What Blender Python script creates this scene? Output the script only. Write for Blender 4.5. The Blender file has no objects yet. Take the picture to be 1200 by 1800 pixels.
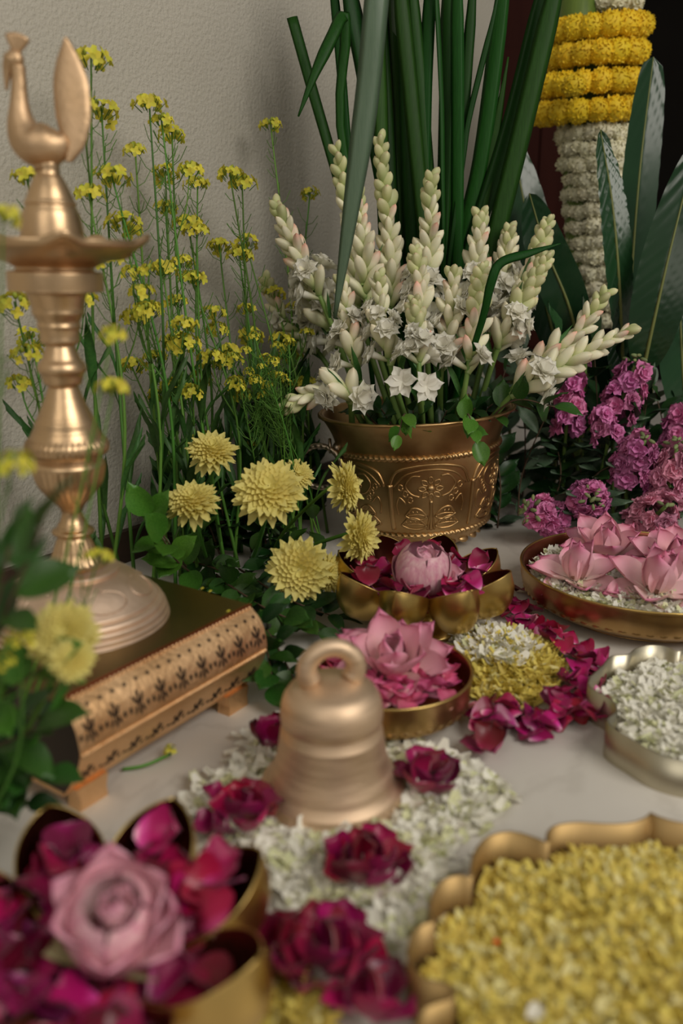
import bpy, math, random
from mathutils import Vector as V, Matrix as M, Quaternion
R = random.Random(11)
pi, sin, cos, rad = math.pi, math.sin, math.cos, math.radians
SC = bpy.context.scene
COL = SC.collection

# ------------------------------------------------------------------ camera, world, light, exposure
CAM_H, FPX, PITCH = 0.45, 1500.0, rad(16.5)
cam = bpy.data.cameras.new('camera')
cam.sensor_fit = 'VERTICAL'; cam.sensor_height = 36; cam.sensor_width = 24
cam.lens = FPX / 1800 * 36; cam.clip_start = 0.01
cam.dof.use_dof = True; cam.dof.focus_distance = 1.22; cam.dof.aperture_fstop = 2.9
cam.dof.aperture_blades = 0
co = bpy.data.objects.new('camera', cam); COL.objects.link(co)
co.location = (0, 0, CAM_H); co.rotation_euler = (pi / 2 - PITCH, 0, 0)
SC.camera = co
w = bpy.data.worlds.new('world'); SC.world = w; w.use_nodes = True
w.node_tree.nodes['Background'].inputs[0].default_value = (1.0, 0.95, 0.86, 1)
w.node_tree.nodes['Background'].inputs[1].default_value = 0.15
def area(name, loc, target, size, power, col):
    l = bpy.data.lights.new(name, 'AREA'); l.shape = 'RECTANGLE'; l.size, l.size_y = size; l.energy = power; l.color = col
    o = bpy.data.objects.new(name, l); COL.objects.link(o); o.location = loc
    o.rotation_euler = (V(target) - V(loc)).to_track_quat('-Z', 'Y').to_euler()
area('window_light', (1.7, -0.7, 2.0), (0, 1.0, 0.1), (1.5, 1.5), 49, (1.0, 0.94, 0.85))
area('fill_light', (-0.7, -1.3, 1.7), (0.1, 1.0, 0.1), (1.2, 1.6), 11.5, (1.0, 0.93, 0.82))  # weak soft fill, added behind the camera at the left to lift the shade
SC.view_settings.view_transform = 'Standard'; SC.view_settings.look = 'None'
SC.view_settings.gamma = 1; SC.view_settings.use_curve_mapping = False
SC.view_settings.exposure = -0.08

# ------------------------------------------------------------------ measuring helpers (photo pixel -> place in the room)
def ray(u, v):
    x, y = (u - 600) / FPX, -(v - 900) / FPX
    return V((x, cos(PITCH) + y * sin(PITCH), -sin(PITCH) + y * cos(PITCH)))
def P(u, v, z=0.0):
    d = ray(u, v); t = (z - CAM_H) / d.z; return V((0, 0, CAM_H)) + d * t
def Q(u, v, y):
    d = ray(u, v); return V((0, 0, CAM_H)) + d * (y / d.y)
WD = V((0.557, 0.8305, 0)); WN = V((0.8305, -0.557, 0))     # along the plaster wall / out of it
def W(u, v, n):
    d = ray(u, v); return V((0, 0, CAM_H)) + d * (n / d.dot(WN))

# ------------------------------------------------------------------ mesh helpers
class MB:
    def __init__(s): s.v = []; s.f = []; s.m = []
    def add(s, vf, mat=0, mx=None):
        o = len(s.v); vs, fs = vf
        s.v += [tuple(mx @ V(p)) for p in vs] if mx is not None else [tuple(p) for p in vs]
        s.f += [tuple(i + o for i in f) for f in fs]; s.m += [mat] * len(fs)
        return s
    def mesh(s, name, *mats, smooth=True):
        me = bpy.data.meshes.new(name); me.from_pydata(s.v, [], s.f)
        for m in mats: me.materials.append(m)
        me.polygons.foreach_set('material_index', s.m)
        me.polygons.foreach_set('use_smooth', [smooth] * len(s.f)); me.update(); return me
def mesh(name, vf, *mats, smooth=True): return MB().add(vf).mesh(name, *mats, smooth=smooth)
def O(name, me, parent=None, mx=None, label=None):
    o = bpy.data.objects.new(name, me); COL.objects.link(o)
    if parent: o.parent = parent
    if mx is not None: o.matrix_basis = mx
    if label: o['label'] = label
    return o
def tag(o, label, cat, group=None, kind=None):
    o['label'] = label; o['category'] = cat
    if group: o['group'] = group
    if kind: o['kind'] = kind
    return o
def T(name, label, cat, loc=(0, 0, 0), group=None, rot=None):
    o = bpy.data.objects.new(name, None); COL.objects.link(o); o.empty_display_size = 0.02
    mx = M.Translation(V(loc))
    if rot is not None: mx = mx @ (rot if isinstance(rot, M) else M.Rotation(rot, 4, 'Z'))
    o.matrix_basis = mx
    return tag(o, label, cat, group)
def struct(name, me, mx=None):
    o = O(name, me, None, mx); o['kind'] = 'structure'; return o
def grid(nu, nv, fn, closed=False):
    vs = [fn(i / (nu if closed else nu - 1), j / (nv - 1)) for j in range(nv) for i in range(nu)]
    fs = []
    for j in range(nv - 1):
        for i in range(nu if closed else nu - 1):
            a, b = j * nu + i, j * nu + (i + 1) % nu
            fs.append((a, b, b + nu, a + nu))
    return vs, fs
def lathe(prof, n=48, mod=None):
    vs, fs = [], []
    for r, z in prof:
        for i in range(n):
            a = 2 * pi * i / n; k = mod(a, r, z) if mod else (r, z)
            vs.append((k[0] * cos(a), k[0] * sin(a), k[1]))
    for j in range(len(prof) - 1):
        for i in range(n):
            a, b = j * n + i, j * n + (i + 1) % n; fs.append((a, b, b + n, a + n))
    return vs, fs
def spl(pts, n=24):
    pts = [V(p) for p in pts]
    if len(pts) == 2: return [pts[0].lerp(pts[1], i / (n - 1)) for i in range(n)]
    q = [2 * pts[0] - pts[1]] + pts + [2 * pts[-1] - pts[-2]]; out = []
    m = len(pts) - 1
    for k in range(n):
        s = min(k / (n - 1) * m, m - 1e-6); i = int(s); t = s - i
        a, b, c, d = q[i:i + 4]
        out.append(0.5 * ((2 * b) + (c - a) * t + (2 * a - 5 * b + 4 * c - d) * t * t + (3 * b - a - 3 * c + d) * t ** 3))
    return out
def spl1(prof, n):
    return [(p.x, p.y) for p in spl([V((a, b, 0)) for a, b in prof], n)]
def frames(pts):
    out = []; prev = None
    for i, p in enumerate(pts):
        t = (pts[min(i + 1, len(pts) - 1)] - pts[max(i - 1, 0)]).normalized()
        if prev is None:
            h = V((0, 0, 1)) if abs(t.z) < 0.9 else V((1, 0, 0)); nrm = (h - t * h.dot(t)).normalized()
        else: nrm = (prev - t * prev.dot(t)).normalized()
        prev = nrm; out.append((t, nrm, t.cross(nrm)))
    return out
def tube(pts, r, n=6, cap=True, closed=False):
    pts = [V(p) for p in pts]; fr = frames(pts); vs, fs = [], []
    for i, p in enumerate(pts):
        rr = r(i / (len(pts) - 1)) if callable(r) else r
        for k in range(n):
            a = 2 * pi * k / n; vs.append(p + (fr[i][1] * cos(a) + fr[i][2] * sin(a)) * rr)
    m = len(pts)
    for j in range(m - 1):
        for k in range(n): a, b = j * n + k, j * n + (k + 1) % n; fs.append((a, b, b + n, a + n))
    if cap: fs.append(tuple(range(n - 1, -1, -1))); fs.append(tuple((m - 1) * n + k for k in range(n)))
    return vs, fs
def ball(r=1, nu=10, nv=7, sc=(1, 1, 1), c=(0, 0, 0)):
    vs, fs = grid(nu, nv, lambda u, v: (c[0] + r * sc[0] * sin(pi * (v * .98 + .01)) * cos(2 * pi * u), c[1] + r * sc[1] * sin(pi * (v * .98 + .01)) * sin(2 * pi * u), c[2] - r * sc[2] * cos(pi * v)), True)
    return vs, fs
def box(x0, x1, y0, y1, z0, z1):
    return ([(x, y, z) for z in (z0, z1) for y in (y0, y1) for x in (x0, x1)], [(0, 2, 3, 1), (4, 5, 7, 6), (0, 1, 5, 4), (2, 6, 7, 3), (0, 4, 6, 2), (1, 3, 7, 5)])
def orient(loc, yd, zh=(0, 0, 1), s=1.0, sx=None):
    y = V(yd).normalized(); z = V(zh); z = z - y * z.dot(y)
    if z.length < 1e-4: z = V((1, 0.3, 0)) - y * V((1, 0.3, 0)).dot(y)
    z.normalize(); x = y.cross(z); sx = s if sx is None else sx
    return M(((x.x * sx, y.x * s, z.x * sx, loc[0]), (x.y * sx, y.y * s, z.y * sx, loc[1]), (x.z * sx, y.z * s, z.z * sx, loc[2]), (0, 0, 0, 1)))
def rnd(a, b): return R.uniform(a, b)
def rdir(): return V((R.gauss(0, 1), R.gauss(0, 1), R.gauss(0, 1))).normalized()
def inpoly(x, y, pl):
    c = False; j = len(pl) - 1
    for i in range(len(pl)):
        if (pl[i][1] > y) != (pl[j][1] > y) and x < (pl[j][0] - pl[i][0]) * (y - pl[i][1]) / (pl[j][1] - pl[i][1]) + pl[i][0]: c = not c
        j = i
    return c

# ------------------------------------------------------------------ materials (all procedural)
def mat(name, col, rough=.5, metal=0., col2=None, nscale=8., ramp=None, rnd_amt=0., island=False, bump=0., bscale=60., spec=.4,
        sheen=0., coat=0., detail=4., coords='Object', stretch=None, trans=0., sss=0., rough2=None, bdist=.002):
    m = bpy.data.materials.new(name); m.use_nodes = True; nt = m.node_tree; N, L = nt.nodes, nt.links
    b = N['Principled BSDF']; b.inputs['Roughness'].default_value = rough; b.inputs['Metallic'].default_value = metal
    b.inputs['Specular IOR Level'].default_value = spec
    b.inputs['Sheen Weight'].default_value = sheen; b.inputs['Coat Weight'].default_value = coat
    if sss:
        b.inputs['Subsurface Weight'].default_value = sss; b.inputs['Subsurface Radius'].default_value = (.01, .006, .004); b.inputs['Subsurface Scale'].default_value = .4
    tc = N.new('ShaderNodeTexCoord'); vec = tc.outputs[coords]
    if stretch:
        mp = N.new('ShaderNodeMapping'); mp.inputs['Scale'].default_value = stretch; L.new(vec, mp.inputs[0]); vec = mp.outputs[0]
    c = None
    if ramp:
        sp = N.new('ShaderNodeSeparateXYZ'); L.new(tc.outputs['Generated'], sp.inputs[0])
        cr = N.new('ShaderNodeValToRGB'); e = cr.color_ramp.elements
        while len(e) < len(ramp): e.new(0.5)
        for k, (p, q) in enumerate(ramp): e[k].position = p; e[k].color = (*q, 1)
        L.new(sp.outputs['Y'], cr.inputs[0]); c = cr.outputs[0]
    elif col2:
        nz = N.new('ShaderNodeTexNoise'); nz.inputs['Scale'].default_value = nscale; nz.inputs['Detail'].default_value = detail
        L.new(vec, nz.inputs['Vector'])
        cr = N.new('ShaderNodeValToRGB'); cr.color_ramp.elements[0].position = .32; cr.color_ramp.elements[1].position = .68
        cr.color_ramp.elements[0].color = (*col, 1); cr.color_ramp.elements[1].color = (*col2, 1)
        L.new(nz.outputs[0], cr.inputs[0]); c = cr.outputs[0]
        if rough2 is not None:
            mr = N.new('ShaderNodeMapRange'); mr.inputs[1].default_value = .3; mr.inputs[2].default_value = .7; mr.inputs[3].default_value = rough; mr.inputs[4].default_value = rough2
            L.new(nz.outputs[0], mr.inputs[0]); L.new(mr.outputs[0], b.inputs['Roughness'])
    if rnd_amt:
        src = N.new('ShaderNodeNewGeometry').outputs['Random Per Island'] if island else N.new('ShaderNodeObjectInfo').outputs['Random']
        mr = N.new('ShaderNodeMapRange'); mr.inputs[3].default_value = 1 - rnd_amt; mr.inputs[4].default_value = 1 + rnd_amt
        L.new(src, mr.inputs[0]); hs = N.new('ShaderNodeHueSaturation'); L.new(mr.outputs[0], hs.inputs['Value'])
        m2 = N.new('ShaderNodeMapRange'); m2.inputs[3].default_value = .5 - rnd_amt * .05; m2.inputs[4].default_value = .5 + rnd_amt * .05
        mm = N.new('ShaderNodeMath'); mm.operation = 'FRACT'; mx = N.new('ShaderNodeMath'); mx.operation = 'MULTIPLY'; mx.inputs[1].default_value = 7.31
        L.new(src, mx.inputs[0]); L.new(mx.outputs[0], mm.inputs[0]); L.new(mm.outputs[0], m2.inputs[0]); L.new(m2.outputs[0], hs.inputs['Hue'])
        if c: L.new(c, hs.inputs['Color'])
        else: hs.inputs['Color'].default_value = (*col, 1)
        c = hs.outputs[0]
    if c: L.new(c, b.inputs['Base Color'])
    else: b.inputs['Base Color'].default_value = (*col, 1)
    if bump:
        nb = N.new('ShaderNodeTexNoise'); nb.inputs['Scale'].default_value = bscale; nb.inputs['Detail'].default_value = 3; L.new(vec, nb.inputs['Vector'])
        bp = N.new('ShaderNodeBump'); bp.inputs['Strength'].default_value = bump; bp.inputs['Distance'].default_value = bdist
        L.new(nb.outputs[0], bp.inputs['Height']); L.new(bp.outputs[0], b.inputs['Normal'])
    if trans:
        tr = N.new('ShaderNodeBsdfTranslucent'); ms = N.new('ShaderNodeMixShader'); ms.inputs[0].default_value = trans
        if c: L.new(c, tr.inputs[0])
        else: tr.inputs[0].default_value = (*col, 1)
        out = N['Material Output']; L.new(b.outputs[0], ms.inputs[1]); L.new(tr.outputs[0], ms.inputs[2]); L.new(ms.outputs[0], out.inputs[0])
    return m
K = {}
K['plaster'] = mat('wall_plaster', (.495, .465, .395), .9, col2=(.545, .515, .445), nscale=3, bump=.8, bscale=170, spec=.15, bdist=.0035)
K['marble'] = mat('white_marble', (.60, .565, .51), .33, col2=(.68, .645, .59), nscale=5, detail=9, spec=.45, rough2=.42)
K['darkwood'] = mat('dark_wood', (.035, .02, .013), .5, col2=(.06, .034, .02), nscale=6, stretch=(1, 1, 8))
K['redwood'] = mat('red_brown_door', (.026, .006, .004), .6, col2=(.036, .009, .006), nscale=5, stretch=(6, 6, .6), spec=.05)
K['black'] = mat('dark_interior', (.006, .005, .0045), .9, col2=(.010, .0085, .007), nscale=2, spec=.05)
K['lampbrass'] = mat('lamp_brass', (.62, .42, .235), .32, 1., col2=(.72, .51, .31), nscale=14, rough2=.42, bump=.08, bscale=120)
K['basebrass'] = mat('pale_worn_brass', (.68, .50, .36), .46, .9, col2=(.78, .60, .46), nscale=30, rough2=.56, bump=.15, bscale=150)
K['statue'] = mat('carved_brass', (.56, .38, .22), .46, .95, col2=(.68, .48, .30), nscale=25, rough2=.54, bump=.3, bscale=140)
K['bell'] = mat('matte_bell_brass', (.66, .48, .32), .46, .85, col2=(.80, .61, .43), nscale=20, rough2=.60, stretch=(1, 1, 9), bump=.12, bscale=40)
K['potbrass'] = mat('antique_brass', (.42, .25, .10), .33, 1., col2=(.60, .40, .19), nscale=16, rough2=.46, bump=.25, bscale=45)
K['iron'] = mat('tarnished_handle', (.34, .27, .20), .38, 1., col2=(.46, .38, .29), nscale=60)
K['gold'] = mat('satin_gold', (.56, .38, .12), .30, 1., col2=(.63, .44, .16), nscale=10, rough2=.36)
K['copperin'] = mat('dark_copper_inside', (.30, .085, .05), .40, 1., col2=(.40, .14, .09), nscale=14)
K['bowlbrass'] = mat('hammered_bowl_brass', (.42, .26, .10), .30, 1., col2=(.58, .39, .18), nscale=18, rough2=.38, bump=.2, bscale=50)
K['traybrass'] = mat('tray_brass', (.40, .27, .11), .50, 1., col2=(.48, .33, .15), nscale=9, rough2=.58)
K['traysilver'] = mat('tray_pale_metal', (.52, .48, .36), .35, 1., col2=(.62, .57, .44), nscale=9, rough2=.45)
K['copper'] = mat('chowki_copper', (.84, .52, .26), .46, 1., col2=(.92, .63, .36), nscale=20, rough2=.56, bump=.45, bscale=190)
K['chowkitop'] = mat('chowki_top_brass', (.17, .125, .045), .30, 1., col2=(.22, .165, .065), nscale=12, rough2=.38)
K['edge'] = mat('chowki_red_edge', (.36, .11, .05), .4, 1.)
K['hole'] = mat('perforation_dark', (.03, .014, .006), .8)
K['mstem'] = mat('mustard_stem_green', (.085, .22, .028), .5, rnd_amt=.35)
K['mpod'] = mat('mustard_pod_green', (.09, .21, .03), .5)
K['mflower'] = mat('mustard_yellow', (.70, .64, .06), .6, rnd_amt=.25, island=True, trans=.15)
K['mbud'] = mat('mustard_bud', (.32, .38, .04), .6)
K['mleaf'] = mat('mustard_leaf', (.035, .115, .022), .5, col2=(.055, .15, .03), nscale=30, rnd_amt=.25, trans=.12)
K['blade'] = mat('blade_green', (.009, .044, .004), .5, spec=.2, rnd_amt=.4, col2=(.015, .068, .007), nscale=30, stretch=(30, 30, 1))
K['bladegrey'] = mat('blade_grey_green', (.075, .125, .075), .45, col2=(.095, .15, .09), nscale=30, stretch=(30, 30, 1))
K['tstem'] = mat('tuberose_stem', (.14, .25, .055), .45, col2=(.20, .32, .08), nscale=20)
K['bud'] = mat('tuberose_bud', (.7, .7, .5), .45, rnd_amt=.12, sss=.15, ramp=[(0, (.22, .32, .09)), (.22, (.52, .56, .27)), (.5, (.76, .74, .50)), (.82, (.82, .78, .58)), (1, (.80, .70, .50))])
K['budp'] = mat('tuberose_pink_bud', (.7, .7, .5), .45, rnd_amt=.12, sss=.15, ramp=[(0, (.22, .32, .09)), (.22, (.52, .56, .27)), (.5, (.80, .74, .55)), (.8, (.82, .62, .48)), (1, (.80, .38, .28))])
K['budg'] = mat('tuberose_green_bud', (.5, .56, .25), .5, rnd_amt=.15, ramp=[(0, (.25, .33, .10)), (.5, (.52, .56, .26)), (.9, (.60, .58, .33)), (1, (.66, .48, .30))])
K['blossom'] = mat('tuberose_blossom', (.84, .82, .72), .5, rnd_amt=.06, trans=.3, ramp=[(0, (.30, .38, .12)), (.25, (.68, .68, .44)), (.5, (.88, .86, .74)), (1, (.92, .90, .82))])
K['leaf'] = mat('leaf_green', (.022, .076, .010), .40, col2=(.038, .112, .015), nscale=25, rnd_amt=.3, trans=.1)
K['leafbright'] = mat('leaf_bright', (.055, .17, .016), .38, col2=(.085, .23, .025), nscale=25, rnd_amt=.2, trans=.12)
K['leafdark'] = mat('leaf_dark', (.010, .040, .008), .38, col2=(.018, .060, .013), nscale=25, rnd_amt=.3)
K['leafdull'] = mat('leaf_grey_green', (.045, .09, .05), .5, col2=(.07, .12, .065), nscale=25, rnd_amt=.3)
K['twig'] = mat('brown_twig', (.10, .06, .035), .7)
K['bigleaf'] = mat('glossy_leaf', (.008, .036, .012), .22, col2=(.013, .05, .017), nscale=8, rnd_amt=.2, spec=.5)
K['midrib'] = mat('leaf_midrib', (.16, .18, .05), .5)
K['mum'] = mat('chrysanthemum_yellow', (.82, .73, .24), .65, rnd_amt=.06, trans=.22)
K['mumin'] = mat('chrysanthemum_inner', (.82, .72, .23), .65, rnd_amt=.06, island=True, trans=.22)
K['stock'] = mat('stock_magenta', (.66, .16, .42), .55, col2=(.76, .29, .53), nscale=60, rnd_amt=.28, trans=.12)
K['stockpale'] = mat('stock_pink', (.72, .26, .40), .55, col2=(.78, .36, .49), nscale=60, rnd_amt=.2, trans=.12)
K['stockbud'] = mat('stock_bud', (.20, .25, .10), .6, rnd_amt=.3)
K['marigold'] = mat('marigold', (.78, .52, .015), .65, col2=(.86, .64, .03), nscale=60, rnd_amt=.1)
K['garlwhite'] = mat('garland_white', (.70, .67, .46), .7, col2=(.82, .79, .62), nscale=90, rnd_amt=.15)
K['pole'] = mat('green_stem_pole', (.09, .15, .02), .5, col2=(.13, .20, .03), nscale=20, stretch=(6, 6, .5))
K['rose'] = mat('rose_petal', (.4, .0, .06), .36, rnd_amt=.4, spec=.5, sheen=.1, ramp=[(0, (.82, .50, .58)), (.14, (.60, .06, .27)), (.36, (.37, .003, .088)), (1, (.26, .0015, .048))])
K['rosedark'] = mat('dark_rose_petal', (.3, .0, .04), .38, rnd_amt=.4, spec=.5, sheen=.1, ramp=[(0, (.64, .28, .35)), (.12, (.38, .010, .11)), (.35, (.24, .0015, .044)), (1, (.165, .001, .026))])
K['pinkpetal'] = mat('pink_petal', (.7, .1, .25), .5, rnd_amt=.2, ramp=[(0, (.88, .55, .55)), (.3, (.78, .20, .34)), (1, (.62, .06, .20))], trans=.08)
K['lotus'] = mat('lotus_petal', (.8, .4, .45), .45, rnd_amt=.08, sss=.1, ramp=[(0, (.84, .68, .58)), (.3, (.85, .56, .57)), (.72, (.82, .40, .50)), (1, (.66, .12, .28))])
K['lotuspale'] = mat('pale_lotus_petal', (.8, .45, .5), .45, rnd_amt=.06, sss=.1, ramp=[(0, (.80, .62, .58)), (.45, (.82, .52, .57)), (.85, (.76, .36, .46)), (1, (.62, .12, .26))])
K['sepal'] = mat('lotus_sepal', (.36, .36, .16), .5, col2=(.50, .44, .26), nscale=30)
K['lotuscore'] = mat('lotus_heart', (.30, .17, .12), .6)
K['whitebit'] = mat('white_petal_bits', (.92, .90, .80), .6, rnd_amt=.08, island=True, ramp=None, trans=.2)
K['greenbit'] = mat('green_tinged_bits', (.74, .75, .46), .6, rnd_amt=.12, island=True, trans=.15)
K['yellowbit'] = mat('yellow_petal_bits', (.80, .66, .15), .65, rnd_amt=.10, island=True, trans=.22)
K['palebit'] = mat('pale_yellow_bits', (.84, .77, .36), .65, rnd_amt=.1, island=True, trans=.2)
K['red'] = mat('orange_red_speck', (.8, .06, .01), .6)
K['soil'] = mat('dark_moss', (.008, .016, .006), .9)

# ------------------------------------------------------------------ the setting
MBf = MB().add(box(-2.2, 3.0, -1.6, 3.6, -.06, 0))
m = K['marble']; nt = m.node_tree; N, L = nt.nodes, nt.links
wv = N.new('ShaderNodeTexNoise'); wv.inputs['Scale'].default_value = 3.2; wv.inputs['Detail'].default_value = 8; wv.inputs['Distortion'].default_value = 1.6
tc = N.new('ShaderNodeTexCoord'); L.new(tc.outputs['Object'], wv.inputs['Vector'])
cr = N.new('ShaderNodeValToRGB'); e = cr.color_ramp.elements; e[0].position = .47; e[0].color = (1, 1, 1, 1); e[1].position = .53; e[1].color = (1, 1, 1, 1)
k = e.new(.50); k.color = (.84, .83, .82, 1); L.new(wv.outputs[0], cr.inputs[0])
mxn = N.new('ShaderNodeMix'); mxn.data_type = 'RGBA'; mxn.blend_type = 'MULTIPLY'; mxn.inputs[0].default_value = .6
bs = N['Principled BSDF'].inputs['Base Color']; src = bs.links[0].from_socket
L.new(src, mxn.inputs[6]); L.new(cr.outputs[0], mxn.inputs[7]); L.new(mxn.outputs[2], bs)
struct('floor', MBf.mesh('floor', K['marble'], smooth=False))
WA = math.atan2(WD.y, WD.x); WALLN = -0.98; WEND = 2.17
wallmx = M.Translation(WN * WALLN) @ M.Rotation(WA, 4, 'Z')            # local X along the wall, -Y out of it
struct('wall_left', mesh('wall_left', box(-1.2, WEND, 0, .12, 0, 1.9), K['plaster'], smooth=False), wallmx)
struct('baseboard_left', mesh('baseboard_left', box(-1.2, WEND, -.012, 0, 0, .05), K['darkwood'], smooth=False), wallmx)
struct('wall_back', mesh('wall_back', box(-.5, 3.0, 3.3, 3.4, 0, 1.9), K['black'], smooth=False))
d = struct('door_1', mesh('door_1', box(.36, .70, 2.60, 2.64, 0, 1.9), K['redwood'], smooth=False))
for x in (.40, .56):
    O('door_panel', mesh('door_panel', box(x, x + .11, 2.592, 2.602, .2, 1.0), K['redwood'], smooth=False), d)

# ------------------------------------------------------------------ brass stool (chowki) with the peacock lamp on it
CH = WD * .5035 + WN * (-.650); CHZ = .11; HL = .120
ch = T('brass_stool', 'low square brass stool with pierced copper front under the peacock lamp', 'stool', CH, rot=M.Rotation(WA, 4, 'Z'))
fprof = [(-.118, .110), (-.1215, .106), (-.130, .099), (-.1365, .088), (-.1395, .073), (-.1395, .066), (-.136, .055), (-.129, .042), (-.121, .030), (-.113, .020)]
def fsurf(a, s, off=0.0):           # a along the stool, s 0..1 down the bulging front
    p = spl([V((0, y, z)) for y, z in fprof], 60); i = min(int(s * 59), 58); t = s * 59 - i
    q = p[i].lerp(p[i + 1], t); tg = (p[i + 1] - p[i]).normalized(); nn = V((0, -abs(tg.z), tg.y if tg.y < 0 else tg.y)).normalized()
    nn = V((0, tg.z, -tg.y)).normalized(); nn = nn if nn.y < 0 else -nn
    return V((a, q.y, q.z)) + nn * off, nn
pf = spl([V((0, y, z)) for y, z in fprof], 22)
fpn = O('front_panel', mesh('front_panel', grid(2, 22, lambda u, v: (-HL + 2 * HL * u, pf[round(v * 21)].y, pf[round(v * 21)].z)), K['copper']), ch)
O('back_panel', mesh('back_panel', grid(2, 22, lambda u, v: (HL - 2 * HL * u, -pf[round(v * 21)].y, pf[round(v * 21)].z)), K['copper']), ch)
O('top_plate', mesh('top_plate', box(-HL, HL, -.116, .116, .1065, .110), K['chowkitop'], smooth=False), ch)
O('top_edge', mesh('top_edge', box(-HL - .0005, HL + .0005, -.1205, -.1165, .1060, .1106), K['edge'], smooth=False), ch, label='reddish copper edge strip')
for s in (-1, 1):
    vs = [(s * (HL - .0005), p.y, p.z) for p in pf] + [(s * (HL - .0005), -p.y, p.z) for p in reversed(pf)]
    O('end_panel', mesh('end_panel', (vs, [tuple(range(len(vs)))]), K['darkwood'], smooth=False), ch)
O('base_plate', mesh('base_plate', box(-HL, HL, -.112, .112, .018, .022), K['copper'], smooth=False), ch)
ft = MB(); prof = [(-.017, .022), (.017, .022), (.014, .010), (.015, 0), (-.015, 0), (-.014, .010)]
ft.add(([(x, y, z) for y in (-.008, .008) for x, z in prof], [(0, 1, 2, 3, 4, 5), (11, 10, 9, 8, 7, 6)] + [(i, i + 6, (i + 1) % 6 + 6, (i + 1) % 6) for i in range(6)]))
fm = ft.mesh('foot', K['copper'], smooth=False)
for x in (-.095, .095):
    for y in (-.112, .112): O('foot', fm, ch, M.Translation((x, y, 0)))
hb = MB()
def lozenge(a, s, la, ls, ang=0):
    pts = []
    for k in range(6):
        t = 2 * pi * k / 6; x, y = la * 1.35 * cos(t), ls * 1.25 * sin(t)
        pts.append(fsurf(a + x * cos(ang) - y * sin(ang), min(max(s + (x * sin(ang) + y * cos(ang)) / .115, 0), 1), .0004)[0])
    hb.add((pts, [tuple(range(6))]))
NM = 9
for i in range(NM):
    a = -HL + .0135 + (2 * HL - .027) * i / (NM - 1)
    for da in (-.0066, .0066): lozenge(a + da, .20, .0014, .0018)
    for base in (.36, .80):
        for k in range(3): lozenge(a + .0004, base + (k - 1) * .055, .0011, .0032)
        for sg in (-1, 1):
            lozenge(a + sg * .0038, base - .02, .0011, .0036, sg * .5); lozenge(a + sg * .0042, base + .045, .0010, .0028, -sg * .5)
            lozenge(a + sg * .0100, base + .03, .0013, .0020)
o = O('pierced_pattern', hb.mesh('pierced_pattern', K['hole'], smooth=False), fpn); o['kind'] = 'stuff'; o['label'] = 'dark pierced flower pattern'
bb = MB()
for i in range(58):
    q, nn = fsurf(-HL + .003 + (2 * HL - .006) * i / 57, .57, .0); bb.add(ball(.0026, 7, 5, c=q))
for i in range(48):
    q, nn = fsurf(-HL + .003 + (2 * HL - .006) * i / 47, .07, -.0005); bb.add(ball(.0024, 7, 5, c=q))
o = O('beaded_ridge', bb.mesh('beaded_ridge', K['copper']), fpn); o['kind'] = 'stuff'

LT = M.Rotation(rad(1.3), 4, 'Y')
lamp = T('peacock_lamp', 'tall turned brass oil lamp topped by a peacock, standing on the stool', 'oil lamp', (CH.x, CH.y, CHZ), rot=LT)
base = [(0, .0), (.083, .0), (.0865, .003), (.087, .007), (.0845, .0085), (.0855, .0105), (.0845, .0140), (.0815, .0150), (.0825, .0175), (.0800, .0205), (.0765, .0215), (.0765, .0240), (.0725, .0275),
        (.0610, .0375), (.0510, .0445), (.0435, .0485), (.0405, .0495), (.0415, .0525), (.0380, .0545), (.0320, .0550), (.0280, .0575)]
O('base', mesh('base', lathe(spl1(base, 90), 64), K['basebrass']), lamp, label='pale worn brass foot')
eng = MB()
for k in range(7):   # engraved leaf scrolls on the foot
    a0 = 2 * pi * k / 7 - 1.75
    pts = []
    for i in range(22):
        t = i / 21; a = a0 + .34 * sin(2 * pi * t); r = .052 + .020 * (.5 - .5 * cos(2 * pi * t))
        z = .0275 + (.0725 - r) * (.0205 / .0285); pts.append((r * cos(a), r * sin(a), z + .0012))
    eng.add(tube(pts, .0009, 5))
o = O('engraved_scroll', eng.mesh('engraved_scroll', K['basebrass']), lamp); o['kind'] = 'stuff'
stem = [(.031, .057), (.0248, .0600), (.0205, .068), (.0181, .0750), (.0153, .0830), (.0142, .0860), (.0190, .0885), (.0195, .0915), (.0150, .0940), (.0142, .0970), (.0120, .1000), (.0098, .1060), (.0100, .1110),
        (.0135, .1170), (.0216, .1260), (.0296, .1370), (.0326, .1480), (.0336, .1545), (.0330, .1580), (.0290, .1625), (.0290, .1640), (.0330, .1655), (.0362, .1690), (.0372, .1740), (.0362, .1780), (.0325, .1830),
        (.0300, .1885), (.0290, .1895), (.0270, .1970), (.0250, .2005), (.0220, .2070), (.0172, .2180), (.0140, .2270), (.0132, .2290), (.0165, .2315), (.0186, .2390), (.0216, .2440), (.0206, .2490), (.0175, .2530), (.0160, .2560), (.0133, .2630), (.0128, .2660),
        (.0158, .2675), (.0172, .2700), (.0170, .2740), (.0178, .2800), (.0190, .2825), (.0183, .2860), (.0195, .2890), (.0223, .2940), (.0222, .2975), (.0238, .3040), (.0262, .3110), (.0300, .3122), (.0398, .3130), (.0408, .3150), (.0408, .3280), (.0395, .3295), (.0340, .3305), (.0330, .3335)]
def flute(a, r, z):
    if .1200 < z < .1540: return (r * (1 - .035 * max(0, sin(28 * a))), z)
    if .166 < z < .181: return (r * (1 + .030 * sin(44 * a)), z)
    if .184 < z < .227 or .357 < z < .380: return (r * (1 + .010 * sin(z * 1700)), z)
    if .060 < z < .083: return (r * (1 + .03 * sin(22 * a)), z)
    return (r, z)
O('stem', mesh('stem', lathe(spl1(stem, 260), 132, flute), K['lampbrass']), lamp)
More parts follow.
